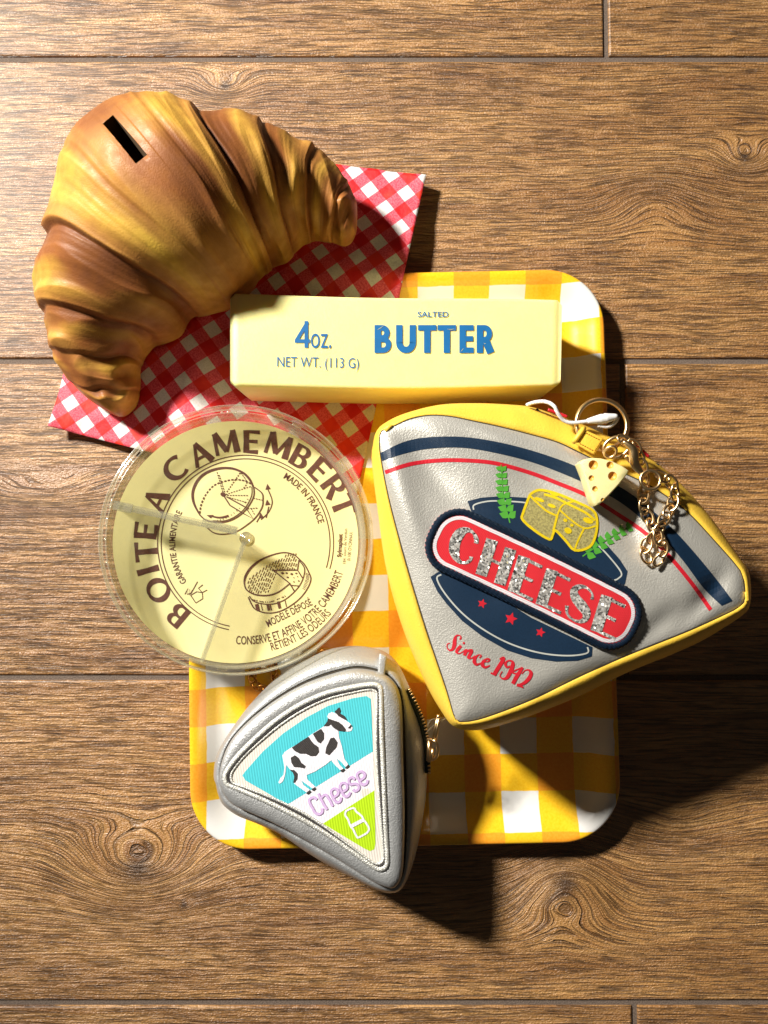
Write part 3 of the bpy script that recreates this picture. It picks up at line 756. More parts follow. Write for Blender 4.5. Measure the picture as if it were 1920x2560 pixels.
for L in ([(1120, 720), (1200, 1000)], [(1150, 760), (1225, 1000)], [(1440, 730), (1250, 1000)], [(1240, 1030), (1600, 915)], [(1260, 1042), (1580, 1045)], [(1250, 1060), (1530, 1140)], [(1450, 730), (1530, 860), (1480, 950)], [(1620, 1080), (1755, 1110)], [(1540, 1225), (1700, 1215)], [(1590, 1220), (1650, 1330)]): dashed(g5(L), 2.2)
pr.dot(*g5([(1205, 1030)])[0], 7, 5.5, .4)
pr.stroke(g5([(1215, 1050), (1300, 1180), (1480, 1290)]), 3); pr.stroke(g5([(1250, 1060), (1540, 1220)]), 3); pr.stroke(g5([(1480, 1290), (1620, 1365), (1530, 1230)]), 2.6)
pr.stroke(g5([(1280, 1325), (1200, 1345), (1130, 1348), (1050, 1330)]), (6, 5, 4.5, 4), n=5); pr.fill([g5([(975, 1315), (1072, 1312), (1035, 1362)])])
for L, hd in (([(950, 735), (995, 690), (1015, 630), (990, 560)], (990, 545)), ([(980, 725), (995, 660)], (988, 635)), ([(925, 750), (940, 725)], (950, 710))):
    pr.stroke(gf(L), 2.6, n=5); hx, hy = hd; pr.fill([gf([(hx - 3, hy - 16), (hx + 17, hy + 14), (hx - 14, hy + 18)])])
# drawing of the cheese
g6 = lambda L: crop(580, 1360, 5.53, L)
pr.stroke(g6([(930, 210), (850, 145), (720, 118), (560, 150), (400, 220), (270, 320), (190, 440), (172, 550), (210, 640), (330, 700), (500, 710), (650, 660), (800, 545)]), (3, 3, 3, 4, 6, 6, 3, 3.5, 4, 3.5, 3), n=6)
pr.stroke(g6([(930, 210), (1000, 280), (1060, 390), (1090, 490), (1040, 620), (940, 750), (800, 860), (660, 930), (520, 955), (400, 935), (300, 880), (225, 735)]), 3, n=6)
pr.stroke(g6([(240, 720), (300, 790), (420, 825), (560, 830), (700, 785), (820, 700), (930, 580), (990, 450), (1000, 330), (930, 230)]), 2.6, n=6)
pr.stroke(g6([(570, 362), (905, 360), (975, 470)]), 3); pr.stroke(g6([(570, 362), (800, 545), (860, 650)]), 3); pr.stroke(g6([(925, 220), (905, 360)]), 2.8); pr.stroke(g6([(800, 570), (930, 580)]), 2.4)
for X_, Y_, r in ((700, 402, 3.6), (755, 402, 2.6), (825, 415, 3.2), (888, 405, 2.5), (770, 460, 2.6), (855, 522, 2), (922, 510, 2.2), (905, 450, 1.6), (855, 465, 1.4)): pr.dot(*g6([(X_, Y_)])[0], r, r * .8)
rs = random.Random(3)
for k in range(21):
    x0 = 215 + k * 33; ytop = 118 + ((x0 - 720) / 560) ** 2 * 420 + (40 if x0 < 600 else 0); ybot = 690 - ((x0 - 420) / 420) ** 2 * 160
    if x0 > 590: ybot = min(ybot, 362 if x0 > 640 else 360 + (x0 - 570))
    yy = ytop + 10
    while yy < ybot - 14:
        ln = rs.uniform(24, 70); ye = min(yy + ln, ybot); sh = .42
        pr.stroke(g6([(x0 - (yy - 400) * sh + 30, yy), (x0 - (ye - 400) * sh + 30, ye)]) , 1.9) if 190 < x0 - (yy - 400) * sh + 30 < 905 and 200 < x0 - (ye - 400) * sh + 30 else None
        yy = ye + rs.uniform(10, 22)
for k in range(26):
    x0 = 260 + rs.uniform(0, 480); y0 = 735 + 60 * math.sin((x0 - 200) / 600 * math.pi) - max(0, x0 - 520) * .22; pr.stroke(g6([(x0, y0), (x0 + rs.uniform(-12, 12), y0 + 16)]), 2.0)
for x0, wd in ((340, 9), (400, 2), (490, 6), (525, 3), (640, 7), (730, 2)): pr.stroke(g6([(x0, 830 - max(0, x0 - 520) * .3), (x0 + 22, 920 - max(0, x0 - 520) * .25)]), wd)
for k in range(12): y0 = 400 + k * 19; pr.stroke(g6([(1010 + 10 * (k < 5) - max(0, k - 6) * 7, y0), (1062 - max(0, k - 4) * 8, y0 + 22)]), 1.6)
for f in pr.F: pass
pr.make('label_print', MT['brown'], lab, 'brown printed lettering and cheese drawings')
# hub and the two swinging partition walls
V, F = ringwall([(.01, .81), (.30, .81), (.30, .9), (.24, .93), (.13, .94), (.11, 1.0), (.01, 1.02)], 24)
hubp = on_plane(BL(0, 0, .8), bn)(614, 1345) - BL(0, 0, .8)
mesh('hub', [v + hubp for v in V], F, MT['clear_rim'], box)
def wall(p, q, h0, h1, t):
    f = on_plane(BL(0, 0, h1), bn); a, b = f(*p), f(*q); d = (b - a).normalized(); n = bn.cross(d) * t
    dn = bn * (h0 - h1); V = [a + n, b + n, b - n, a - n, a + n + dn, b + n + dn, b - n + dn, a - n + dn]
    return V, [(0, 1, 2, 3), (7, 6, 5, 4), (0, 4, 5, 1), (1, 5, 6, 2), (2, 6, 7, 3), (3, 7, 4, 0)]
V, F = wall((285, 1262), (592, 1327), .81, 2.4, .05); arm = mesh('partition_wall', V, F, MT['clear_arm'], box, False)
V, F = join([wall((290, 1263), (592, 1327), 2.36, 2.5, .15), wall((505, 1305), (594, 1328), 2.5, 2.54, .19), wall((283, 1262), (330, 1272), 2.3, 2.53, .2)]); mesh('wall_ledge', V, F, MT['ledge'], arm, False)
V, F = wall((504, 1655), (612, 1352), .81, 2.2, .05); arm = mesh('partition_wall', V, F, MT['clear_arm'], box, False)
V, F = wall((505, 1652), (612, 1352), 2.1, 2.24, .11); mesh('wall_ledge', V, F, MT['ledge'], arm, False)

# ================================================================== SOFT POUCH BUILDER
def resample(loop_px, z, n, c, zf=None):
    pts = [P(a, b, z if zf is None else zf) for a, b in loop_px]
    q = catmull(pts, 8, True); ang = np.array([math.atan2(p.y - c.y, p.x - c.x) for p in q]); rad = np.array([math.hypot(p.y - c.y, p.x - c.x) for p in q])
    o = np.argsort(ang); ang, rad = ang[o], rad[o]
    ang = np.concatenate([ang - 2 * np.pi, ang, ang + 2 * np.pi]); rad = np.concatenate([rad] * 3)
    t = np.linspace(-np.pi, np.pi, n, endpoint=False); r = np.interp(t, ang, rad)
    return np.stack([c.x + r * np.cos(t), c.y + r * np.sin(t)], 1)
def seg_dist(x, y, poly):
    a = poly; b = np.roll(poly, -1, 0); d = b - a; w_ = np.array([x, y]) - a
    t = np.clip((w_ * d).sum(1) / (d * d).sum(1), 0, 1); e = w_ - d * t[:, None]
    return float(np.sqrt((e * e).sum(1).min()))
def loft(rings, n):
    V = []
    for xy, z in rings:
        zz = z if hasattr(z, '__len__') else [z] * n
        V += [(float(p[0]), float(p[1]), float(q)) for p, q in zip(xy, zz)]
    return V, grid_faces(len(rings), n)

# ================================================================== THE BIG CHEESE WEDGE POUCH
FACE = [(949, 1098), (954, 1078), (985, 1066), (1026, 1048), (1074, 1039), (1127, 1042), (1186, 1054), (1251, 1068), (1322, 1086), (1392, 1106), (1440, 1128), (1495, 1155), (1555, 1182), (1620, 1213), (1684, 1254), (1728, 1290), (1790, 1357), (1837, 1410), (1856, 1440), (1862, 1486), (1853, 1513),
        (1806, 1538), (1711, 1580), (1570, 1636), (1452, 1688), (1333, 1746), (1215, 1792), (1160, 1804), (1142, 1800), (1134, 1785), (1115, 1718), (1062, 1559), (1009, 1382), (973, 1246), (952, 1139)]
BULG = [(932, 1110), (940, 1078), (960, 1057), (1009, 1033), (1097, 1010), (1186, 1005), (1274, 1008), (1330, 1014), (1392, 1034), (1452, 1055), (1520, 1085), (1574, 1108), (1629, 1142), (1675, 1179), (1721, 1223), (1767, 1276), (1814, 1340), (1848, 1392), (1868, 1420), (1875, 1450), (1875, 1505), (1858, 1538),
        (1776, 1594), (1688, 1636), (1570, 1684), (1452, 1742), (1333, 1790), (1227, 1823), (1168, 1828), (1136, 1819), (1113, 1795), (1068, 1718), (1009, 1577), (967, 1429), (944, 1275), (929, 1151)]
NP = 260; PZ = 7.3
pc = P(1320, 1400, PZ)
Fx = resample(FACE, PZ, NP, pc); Bx = resample(BULG, 6.3, NP, pc)
apex = P(1140, 1805, PZ)
def pouch_z(x, y):
    d = seg_dist(x, y, Fx)
    z = PZ + .30 * (1 - math.exp(-d / .45))
    # the soft hollows and folds of the leather
    def b(px, py, sx, sy, rot, a):
        q = P(px, py, PZ); dx, dy = x - q.x, y - q.y; u = dx * math.cos(rot) + dy * math.sin(rot); v = dy * math.cos(rot) - dx * math.sin(rot)
        return a * math.exp(-(u / sx) ** 2 - (v / sy) ** 2)
    k = 1 - math.exp(-d / .35)
    w_ = 2.1 * (b(1060, 1150, 2.2, .7, -.9, -.14) + b(1000, 1250, 2.4, .6, -1.2, .12) + b(1330, 1190, 2.0, .5, -.5, -.10) + b(1560, 1290, 1.6, .6, -1.1, -.14) + b(1680, 1400, 2.2, .6, -1.0, .13) + b(1760, 1500, 1.8, .45, .9, -.12) + b(1640, 1570, 1.6, .5, .7, -.11))
    w_ += b(1110, 1650, 2.2, .5, -1.25, -.08) + b(1380, 1690, 2.4, .5, .4, .06) + .05 * mnoise.noise((x * .5, y * .5, 9)) + b(1230, 1090, 1.2, .35, -.4, .10) + b(1450, 1150, 1.0, .35, -.7, .10)
    return z + k * w_
big = empty('cheese_wedge_pouch', (pc.x, pc.y, 1.0), 'large grey and yellow cheese wedge shaped zip pouch with a red patch', 'pouch')
rings = []
cc = np.array([pc.x, pc.y])
NR = 46
for i in range(NR + 1):
    t = i / NR; t = 1 - (1 - t) ** 1.6; t = max(t, .004)
    xy = cc + (Fx - cc) * t
    rings.append((xy, [pouch_z(float(a), float(b)) if i < NR else PZ - .02 for a, b in xy]))
rings.append((cc + (Fx - cc) * 1.004, PZ - .2))
V, F = loft(rings, NP); V.append((pc.x, pc.y, pouch_z(pc.x, pc.y))); F += [(k, NP * (NR + 2), (k + 1) % NP) for k in range(NP)]
F = [f[::-1] if len(f) == 3 else f for f in F]
mesh('front_panel', V, F, MT['greyl'], big, label='pearl grey leather front')
def lrp(a, b, t): return a * (1 - t) + b * t
nrm = (Fx - cc) / np.linalg.norm(Fx - cc, axis=1)[:, None]
wr = np.array([.05 * mnoise.noise((math.cos(2 * math.pi * k / NP) * 6, math.sin(2 * math.pi * k / NP) * 6, 3)) for k in range(NP)])
zbot = np.array([np.clip(.45 + .85 * np.clip((p[0] - 5.5) / 4.3, 0, 1), .45, 1.3) for p in Bx])
grings = [(lrp(Fx, Bx, -.03), PZ - .22), (lrp(Fx, Bx, .02), PZ - .03), (lrp(Fx, Bx, .10), PZ + .03 + wr * .6), (lrp(Fx, Bx, .30), PZ - .06 + wr), (lrp(Fx, Bx, .6), PZ - .34 + wr), (lrp(Fx, Bx, .85), PZ - .72 + wr * .6), (lrp(Fx, Bx, .97), PZ - 1.1), (Bx, PZ - 1.6), (lrp(Fx, Bx, 1.0), 5.0),
          (lrp(Fx, Bx, .95), lrp(zbot, np.full(NP, 5.0), .72)), (lrp(Fx, Bx, .8), lrp(zbot, np.full(NP, 5.0), .4)), (cc + (Fx - cc) * .97, lrp(zbot, np.full(NP, 5.0), .15)), (cc + (Fx - cc) * .9, zbot), (cc + (Fx - cc) * .3, zbot)]
V, F = loft(grings, NP); F.append(tuple((len(grings) - 1) * NP + k for k in range(NP))); gus = mesh('gusset', V, F, MT['yell'], big, label='yellow leather side')
seam = [(float(a), float(b), PZ + .0) for a, b in lrp(Fx, Bx, .015)]
V, F = tube(seam[::2], .018, 5, True); mesh('seam', V, F, MT['seam'], big)
# corner caps of the gusset
for q in ([(1861, 1478), (1872, 1480), (1874, 1503), (1864, 1506)], [(955, 1072), (972, 1060), (984, 1063), (966, 1082)]):
    V = [P(a, b, PZ + .1) for a, b in q] + [P(a, b, PZ - .6) for a, b in q]
    o = mesh('corner_tab', V, [(3, 2, 1, 0), (4, 5, 6, 7), (0, 1, 5, 4), (1, 2, 6, 5), (2, 3, 7, 6), (3, 0, 4, 7)], MT['yell'], big)
    bv = o.modifiers.new('b', 'BEVEL'); bv.width = .0007; bv.segments = 3
onp = on_field(pouch_z, PZ + .25)
c2 = lambda L: crop(1020, 1120, 2.592, L)
c4 = lambda L: crop(920, 980, 1.693, L)
# stripes
nav_o = c4([(52, 258), (150, 212), (250, 192), (400, 190), (550, 212), (700, 250), (850, 302), (980, 362), (1080, 410), (1180, 482), (1290, 580), (1390, 690), (1480, 800), (1543, 884)])
nav_i = c4([(60, 293), (150, 262), (260, 240), (400, 236), (540, 258), (690, 296), (830, 348), (950, 402), (1060, 462), (1150, 530), (1240, 610), (1330, 710), (1420, 830), (1497, 905)])
no = [(q.x, q.y) for q in catmull([(a, b, 0) for a, b in nav_o], 6)]; ni = [(q.x, q.y) for q in catmull([(a, b, 0) for a, b in nav_i], 6)]
pn = Print(onp, .010); m_ = len(no)
cols_ = 4
pts = []
for a, b in zip(no, ni):
    for k in range(cols_ + 1): pts.append((a[0] + (b[0] - a[0]) * k / cols_, a[1] + (b[1] - a[1]) * k / cols_))
pn._add(pts, [(i * 5 + k, i * 5 + k + 1, (i + 1) * 5 + k + 1, (i + 1) * 5 + k) for i in range(m_ - 1) for k in range(cols_)])
pn.make('stripe', MT['navy'], big, 'curved navy stripe')
ps = Print(onp, .010)
ps.stroke(c4([(72, 340), (180, 305), (300, 290), (420, 290), (540, 302), (680, 340), (800, 385), (930, 440), (1060, 520), (1170, 595), (1270, 690), (1370, 810), (1450, 922)]), 10, n=8)
ps.make('stripe', MT['redp'], big, 'thin curved red stripe')
# badge
up = c2([(385, 345), (470, 322), (600, 312), (760, 322), (900, 365), (1050, 440), (1180, 530), (1290, 630), (1370, 720), (1422, 800), (1405, 880), (1385, 900), (1000, 760), (600, 560), (420, 440)])
lo = c2([(145, 835), (200, 800), (420, 860), (800, 1100), (1195, 1290), (1190, 1350), (1100, 1378), (960, 1384), (800, 1362), (640, 1310), (480, 1220), (350, 1120), (250, 1010), (190, 930)])
pb = Print(onp, .014); pb.fill([up], cell=13); pb.fill([lo], cell=13); pb.make('badge', MT['navy'], big, 'navy printed badge behind the patch')
po = Print(onp, .020)
po.stroke(c2([(425, 400), (430, 368), (520, 345), (640, 345), (780, 358), (900, 400)]), 3.6, n=6); po.stroke(c2([(1200, 600), (1290, 690), (1380, 805), (1362, 845), (1330, 858)]), 3.6, n=5)
po.stroke(c2([(215, 820), (187, 845), (230, 930), (330, 1050), (450, 1150), (600, 1240), (750, 1300), (900, 1335), (1050, 1345), (1160, 1328), (1162, 1290)]), 3.8, n=6); po.make('badge_outline', MT['outline'], big)
pst = Print(onp, .022)
for X_, Y_, r in ((480, 1008, 32), (666, 1106, 43), (857, 1194, 33)):
    L = [(X_ + (r if k % 2 == 0 else r * .48) * math.sin(math.radians(36 * k + 18)), Y_ - (r if k % 2 == 0 else r * .48) * math.cos(math.radians(36 * k + 18))) for k in range(10)]
    pst.fill([c2(L)])
pst.make('stars', MT['redp'], big, 'three small red stars')
def sprig(base, tip, n, side):
    pl = Print(onp, .024); b, t = Vector(base), Vector(tip); d = t - b; nn = Vector((-d.y, d.x)).normalized(); u = d.normalized()
    pl.stroke(c2([tuple(b), tuple(b + d * .5 + nn * side), tuple(t)]), 3, n=5)
    for k in range(n):
        f = .1 + .86 * k / (n - 1)
        o = b + d * f + nn * side * math.sin(math.pi * f); L = 64 * (1.05 - .4 * f)
        for sgn in (1, -1):
            w_ = (u * .55 + nn * sgn * .85).normalized(); tip_ = o + w_ * L; s_ = Vector((-w_.y, w_.x)) * L * .48; mid_ = o + w_ * L * .5
            pl.fill([c2([tuple(o), tuple(o + w_ * L * .25 + s_ * .8), tuple(mid_ + s_), tuple(tip_), tuple(mid_ - s_ * .6), tuple(o + w_ * L * .2 - s_ * .4)])])
    pl.fill([c2([tuple(t - u * 25 + nn * 9), tuple(t + u * 28), tuple(t - u * 25 - nn * 9)])])
    pl.make('leaf_sprig', MT['green'], big)
sprig((660, 485), (605, 130), 8, -16); sprig((1130, 702), (1435, 510), 7, -8)
# embroidered cheese
pe = Print(onp, .03); pe.fill([c2([(790, 300), (850, 272), (960, 295), (1080, 345), (1190, 400), (1222, 460), (1215, 560), (1175, 640), (1080, 662), (955, 535), (915, 592), (820, 535), (742, 465), (745, 420)])], cell=16)
pe.make('embroidered_cheese', MT['sparkle'], big, 'sparkling embroidered block of cheese')
py_ = Print(onp, .042)
for L, wd in (([(790, 300), (850, 272), (960, 295), (1080, 345), (1190, 400), (1222, 460), (1215, 560), (1175, 640), (1080, 662), (1020, 600), (955, 535), (935, 565), (915, 592), (820, 535), (742, 465), (745, 420), (790, 300)], 6.5), ([(790, 310), (840, 360), (900, 410), (965, 440)], 5), ([(965, 440), (1000, 370), (1080, 345)], 4.5), ([(965, 440), (940, 540)], 6), ([(985, 405), (1060, 470), (1140, 520), (1215, 505)], 4.5), ([(1140, 520), (1100, 600), (1080, 655)], 5), ([(880, 300), (960, 325), (1050, 370), (1150, 420), (1210, 470)], 6)): py_.stroke(c2(L), wd, n=4)
for X_, Y_, rx, ry in ((850, 335, 34, 12), (945, 300, 30, 10), (930, 375, 28, 12), (1035, 535, 26, 20), (1165, 470, 36, 18), (1018, 468, 14, 12), (1060, 500, 12, 10)):
    q = c2([(X_, Y_)])[0]; py_.dot(*q, rx / 2.592, ry / 2.592, .35)
py_.make('embroidery_outline', MT['yelt'], big)
# "Since 1942": brush script as strokes of changing width
c1 = lambda L: crop(1080, 1560, 5.925, L)
pS = Print(onp, .016)
for L, wd in (([(412, 232), (428, 195), (400, 165), (355, 180), (335, 240), (330, 310), (305, 370), (260, 390), (225, 350), (225, 300), (262, 285)], (6, 4, 3, 6, 11, 12, 9, 5, 3, 3, 3)),
              ([(430, 320), (385, 370), (362, 410), (395, 437), (450, 415)], (9, 10, 8, 4, 3)), ([(450, 415), (510, 385), (475, 465)], (3, 8, 10)), ([(475, 465), (520, 405), (585, 395), (560, 450), (540, 495), (580, 505), (640, 470)], (3, 6, 10, 10, 9, 4, 3)),
              ([(700, 500), (728, 470), (690, 455), (640, 500), (625, 555), (655, 598), (710, 585), (745, 560)], (4, 4, 3, 9, 11, 8, 4, 3)), ([(745, 560), (830, 555), (845, 525), (805, 518), (755, 560), (748, 610), (790, 640), (858, 612)], (3, 4, 7, 5, 9, 11, 7, 3)),
              ([(1000, 520), (1060, 505), (1010, 600), (960, 680), (915, 755)], (4, 10, 12, 12, 12)), ([(868, 722), (940, 758)], (5, 5)),
              ([(1110, 650), (1085, 590), (1120, 545), (1180, 550), (1195, 600), (1160, 700), (1110, 790), (1050, 810), (1005, 765), (1040, 700)], (5, 9, 4, 6, 12, 12, 11, 5, 3, 3)), ([(1110, 650), (1150, 620)], 4),
              ([(1340, 640), (1290, 720), (1240, 800), (1195, 885)], (8, 11, 12, 11)), ([(1330, 645), (1185, 712), (1290, 745)], (4, 4, 5)),
              ([(1330, 740), (1370, 690), (1430, 680), (1465, 730), (1430, 810), (1350, 880), (1255, 908)], (3, 3, 5, 11, 12, 9, 5)), ([(1255, 900), (1310, 915), (1350, 945)], (9, 8, 3))): pS.stroke(c1(L), wd if not hasattr(wd, '__len__') else [q * .86 for q in wd], n=6)
pS.dot(*c1([(470, 282)])[0], 3, 3); pS.make('script_lettering', MT['redp'], big, 'red script words since 1942')
# the raised CHEESE patch
PCx, PCy, PA = 1020 + 812 / 2.592, 1120 + 855 / 2.592, math.radians(25.8)
def rrect(hl, hh, r, n=10):
    L = []
    for sx, sy, a0 in ((1, 1, 0), (-1, 1, 90), (-1, -1, 180), (1, -1, 270)):
        for k in range(n + 1):
            q = math.radians(a0 + 90 * k / n); L.append((sx * (hl - r) + r * math.cos(q), sy * (hh - r) + r * math.sin(q)))
    M_ = []
    for a, b in zip(L, L[1:] + L[:1]):
        d = math.hypot(b[0] - a[0], b[1] - a[1]); m = max(1, int(d / 14))
        for k in range(m): M_.append((a[0] + (b[0] - a[0]) * k / m, a[1] + (b[1] - a[1]) * k / m))
    return M_
def pat(x, y): return (PCx + x * math.cos(PA) - y * math.sin(PA), PCy + x * math.sin(PA) + y * math.cos(PA) - 5 * (1 - (x / 290) ** 2))
patch = Print(onp, .10)
ringsp = []
for hl, hh, r, off in ((287, 84, 72, .0), (286, 83, 72, .10), (276, 73, 64, .12)) + tuple((276 * (1 - k / 22), 73 * (1 - k / 22), 64, .12) for k in range(1, 22)):
    q = []
    base = rrect(287, 84, 72)
    for a, b in base: s_ = hl / 287; t_ = hh / 84; q.append((a * s_, b * t_, off))
    ringsp.append(q)
V = []
for q in ringsp:
    for a, b, off in q: p = onp(*pat(a, b)); V.append((p.x, p.y, p.z + off))
npt = len(ringsp[0]); F = grid_faces(len(ringsp), npt); F.append(tuple((len(ringsp) - 1) * npt + k for k in range(npt)))
pcl = mesh('patch', V, F, MT['redc'], big, label='red twill patch with glitter letters and a navy corded edge')
def loop3(hl, hh, r, up): return [Vector((p.x, p.y, p.z + up)) for p in (onp(*pat(a, b)) for a, b in rrect(hl, hh, r))]
def cord(pts, r, sides, pitch, amp):
    q = []
    for a, b in zip(pts, pts[1:] + pts[:1]):
        m = max(1, round((b - a).length / .05)); q += [a + (b - a) * (k / m) for k in range(m)]
    vs, fs = tube(q, r, sides, True); n = len(q)
    out = []
    for i, v in enumerate(vs):
        ring = i // sides; k = i % sides; f = 1 + amp * math.sin(2 * math.pi * (ring * .05 / pitch) + k * 2 * math.pi / sides)
        c = q[ring]; w_ = (v - c) * f; out.append(c + Vector((w_.x, w_.y, w_.z * .8)))
    return out, fs
V, F = cord(loop3(278, 75.5, 64, .08), .15, 10, .16, .12); mesh('corded_edge', V, F, MT['navyt'], pcl)
pw = Print(onp, .135); wl = [pat(a, b) for a, b in rrect(264, 62, 52)]; pw.stroke(wl, 9, closed=True); pw.make('white_border', MT['whitet'], pcl)
E1 = Vector((.899, .438)); E2 = Vector((.30, -.955))
CG = {
 'C': (.78, [(arcpts(.43, .5, .33, .44, 40, 318, 26), (.14, .08, .16, .30, .32, .30, .16, .07, .10)), ([(.70, .70), (.69, .84)], (.14, .08)), ([(.70, .20), (.68, .32)], (.06, .12))]),
 'H': (1.0, [([(.20, 0), (.20, 1)], .34), ([(.80, 0), (.80, 1)], .34), ([(.2, .5), (.8, .5)], .09)]),
 'E': (.80, [([(.20, 0), (.20, 1)], .34), ([(.2, .955), (.80, .955)], (.09, .10)), ([(.2, .5), (.66, .5)], (.09, .10)), ([(.2, .045), (.82, .045)], (.09, .10))]),
 'S': (.80, [([(.74, .74), (.70, .88), (.5, .965), (.28, .91), (.16, .74), (.28, .58), (.5, .48), (.70, .36), (.72, .18), (.56, .05), (.34, .035), (.16, .12), (.10, .30)], (.10, .06, .07, .14, .22, .27, .30, .26, .18, .09, .07, .07, .12))]),
}
for ch, X_, Y_ in (('C', 362, 634), ('H', 566, 738), ('E', 752, 838), ('E', 934, 922), ('S', 1100, 1003), ('E', 1287, 1092)):
    g = Print(onp, .140); wd, sts = CG[ch]; q0 = Vector(c2([(X_, Y_)])[0]); H_ = 93
    for pts, ww in sts:
        L = [tuple(q0 + E1 * ((gx - wd / 2) * H_ * .92) + E2 * ((gy - .5) * H_)) for gx, gy in pts]
        g.stroke(L, [x * H_ * .93 for x in ww] if hasattr(ww, '__len__') else ww * H_ * .93, n=3)
    g.make('letter', MT['glitter'], pcl)
# strap tab for the key ring
tq = [(1428, 1104), (1452, 1070), (1511, 1096), (1486, 1138)]
V = [P(a, b, PZ + .42) for a, b in tq] + [P(a, b, PZ + .2) for a, b in tq]
tab = mesh('strap_tab', V, [(3, 2, 1, 0), (4, 5, 6, 7), (0, 1, 5, 4), (1, 2, 6, 5), (2, 3, 7, 6), (3, 0, 4, 7)], MT['yell'], big)
bv = tab.modifiers.new('b', 'BEVEL'); bv.width = .0009; bv.segments = 3
st_ = []
for (a, b), (c_, d_) in (((1446, 1106), (1462, 1082)), ((1486, 1126), (1502, 1102)), ((1448, 1108), (1484, 1127)), ((1464, 1082), (1500, 1100))):
    for k in range(6): t0, t1 = k / 6, k / 6 + .11; st_.append(tube([P(a + (c_ - a) * t0, b + (d_ - b) * t0, PZ + .43), P(a + (c_ - a) * t1, b + (d_ - b) * t1, PZ + .43)], .022, 5))
Vs, Fs = join(st_); mesh('stitching', Vs, Fs, MT['stitch'], tab)['kind'] = 'stuff'
V, F = tube([P(1434, 1106, PZ + .3), P(1440, 1098, PZ + .46), P(1456, 1076, PZ + .44), P(1460, 1070, PZ + .3)], .1, 8); mesh('strap_fold', V, F, MT['yell'], tab)
# dark curved pipings on the far side of the gusset
def gz(px, py, z): return P(px, py, z)
for L, mt in (([(1342, 1021), (1352, 1034), (1372, 1047), (1404, 1051), (1430, 1060)], 'seam'), ([(1588, 1136), (1606, 1150), (1622, 1157), (1648, 1162)], 'seam'), ([(1578, 1112), (1600, 1122), (1622, 1142)], 'redp'), ([(1370, 1024), (1392, 1032), (1418, 1042)], 'redp')):
    V, F = tube(catmull([P(a, b, 6.5) for a, b in L], 5), .045 if mt == 'seam' else .07, 6); mesh('piping', V, F, MT[mt], gus)

# ================================================================== KEY CHAIN WITH CHEESE CHARM
kc = empty('key_chain', tuple(P(1560, 1160, 7.5)), 'gold key ring and chain with a small cheese charm lying on the big pouch', 'key chain')
def circle3(c, r, nx, ny, n=48): return [c + nx * (r * math.cos(2 * math.pi * k / n)) + ny * (r * math.sin(2 * math.pi * k / n)) for k in range(n)]
def ring(name, px, py, z, rpx, wire, tilt=(0, 0), squash=1.0, rot=0.0, par=kc):
    c = P(px, py, z); s = (CH - z) / FPX; nx = Vector((math.cos(rot), math.sin(rot), tilt[0])).normalized(); ny = Vector((-math.sin(rot), math.cos(rot), tilt[1])).normalized()
    V, F = tube([c + nx * (rpx * s * math.cos(2 * math.pi * k / 56)) + ny * (rpx * s * squash * math.sin(2 * math.pi * k / 56)) for k in range(56)], wire, 10, True)
    return mesh(name, V, F, MT['gold'], par)
ring('key_ring', 1504, 1062, 7.4, 64, .085, (-.05, -.10)); ring('key_ring', 1505, 1061, 7.22, 66, .075, (-.04, -.12))
ring('jump_ring', 1541, 1118, 7.85, 33, .07, (.2, .1), .75, .4); ring('jump_ring', 1626, 1200, 8.0, 24, .075, (.1, -.1), 1.0)
ring('jump_ring', 1526, 1130, 8.05, 16, .06, (.5, .2), .8, .6)
lk_v, lk_f = None, None
def link_mesh(name, L, W, r):
    pts = []
    for k in range(20):
        a = 2 * math.pi * k / 20; pts.append(Vector((L * math.cos(a) * (1 + .12 * abs(math.cos(a))), W * math.sin(a), .09 * W * math.sin(2 * a))))
    vs, fs = tube(pts, r, 7, True)
    me = bpy.data.meshes.new(name); me.from_pydata([tuple(c * K for c in v) for v in vs], [], fs); me.polygons.foreach_set('use_smooth', [True] * len(me.polygons)); me.materials.append(MT['gold' if name == 'link' else 'gold2']); return me
LKM = link_mesh('link', .30, .20, .055); LKS = link_mesh('small_link', .26, .175, .05)
def chain(path, zf, step, par, me, roll=.62, seed=1):
    roll *= .62
    rs_ = random.Random(seed)
    q = [zf(a, b) for a, b in path]; q = catmull(q, 14); acc = 0.0; last = q[0]; i = 0; nxt = 0.0
    for a, b in zip(q, q[1:]):
        d = (b - a).length
        while nxt <= acc + d:
            t = (nxt - acc) / max(d, 1e-9); p = a + (b - a) * t; u = (b - a).normalized()
            v = Vector((0, 0, 1)).cross(u).normalized(); w_ = u.cross(v)
            rot = Matrix((u, v, w_)).transposed().to_4x4() @ Matrix.Rotation((roll if i % 2 else -roll) + rs_.uniform(-.2, .2), 4, 'X') @ Matrix.Rotation(rs_.uniform(-.15, .15), 4, 'Z')
            o = bpy.data.objects.new('link', me); col.objects.link(o); o.parent = par
            o.matrix_local = Matrix.Translation(-par.location) @ Matrix.Translation(p * K) @ rot
            i += 1; nxt += step
        acc += d
lift = lambda h: (lambda a, b: onp(a, b) + Vector((0, 0, h)))
chain([(1556, 1105), (1580, 1122), (1592, 1150), (1600, 1178), (1604, 1196)], lift(.42), .43, kc, LKM, .7, 2)
chain([(1608, 1215), (1604, 1245), (1608, 1275), (1620, 1305), (1634, 1330), (1640, 1350)], lift(.22), .43, kc, LKM, .5, 3)
chain([(1650, 1192), (1672, 1206), (1682, 1228), (1676, 1262), (1660, 1290), (1648, 1315), (1636, 1335)], lift(.24), .43, kc, LKM, .5, 4)
chain([(1630, 1342), (1612, 1362), (1610, 1388), (1622, 1404)], lift(.24), .43, kc, LKM, .5, 5)
chain([(1642, 1345), (1650, 1368), (1646, 1392), (1632, 1410)], lift(.3), .43, kc, LKM, .5, 6)
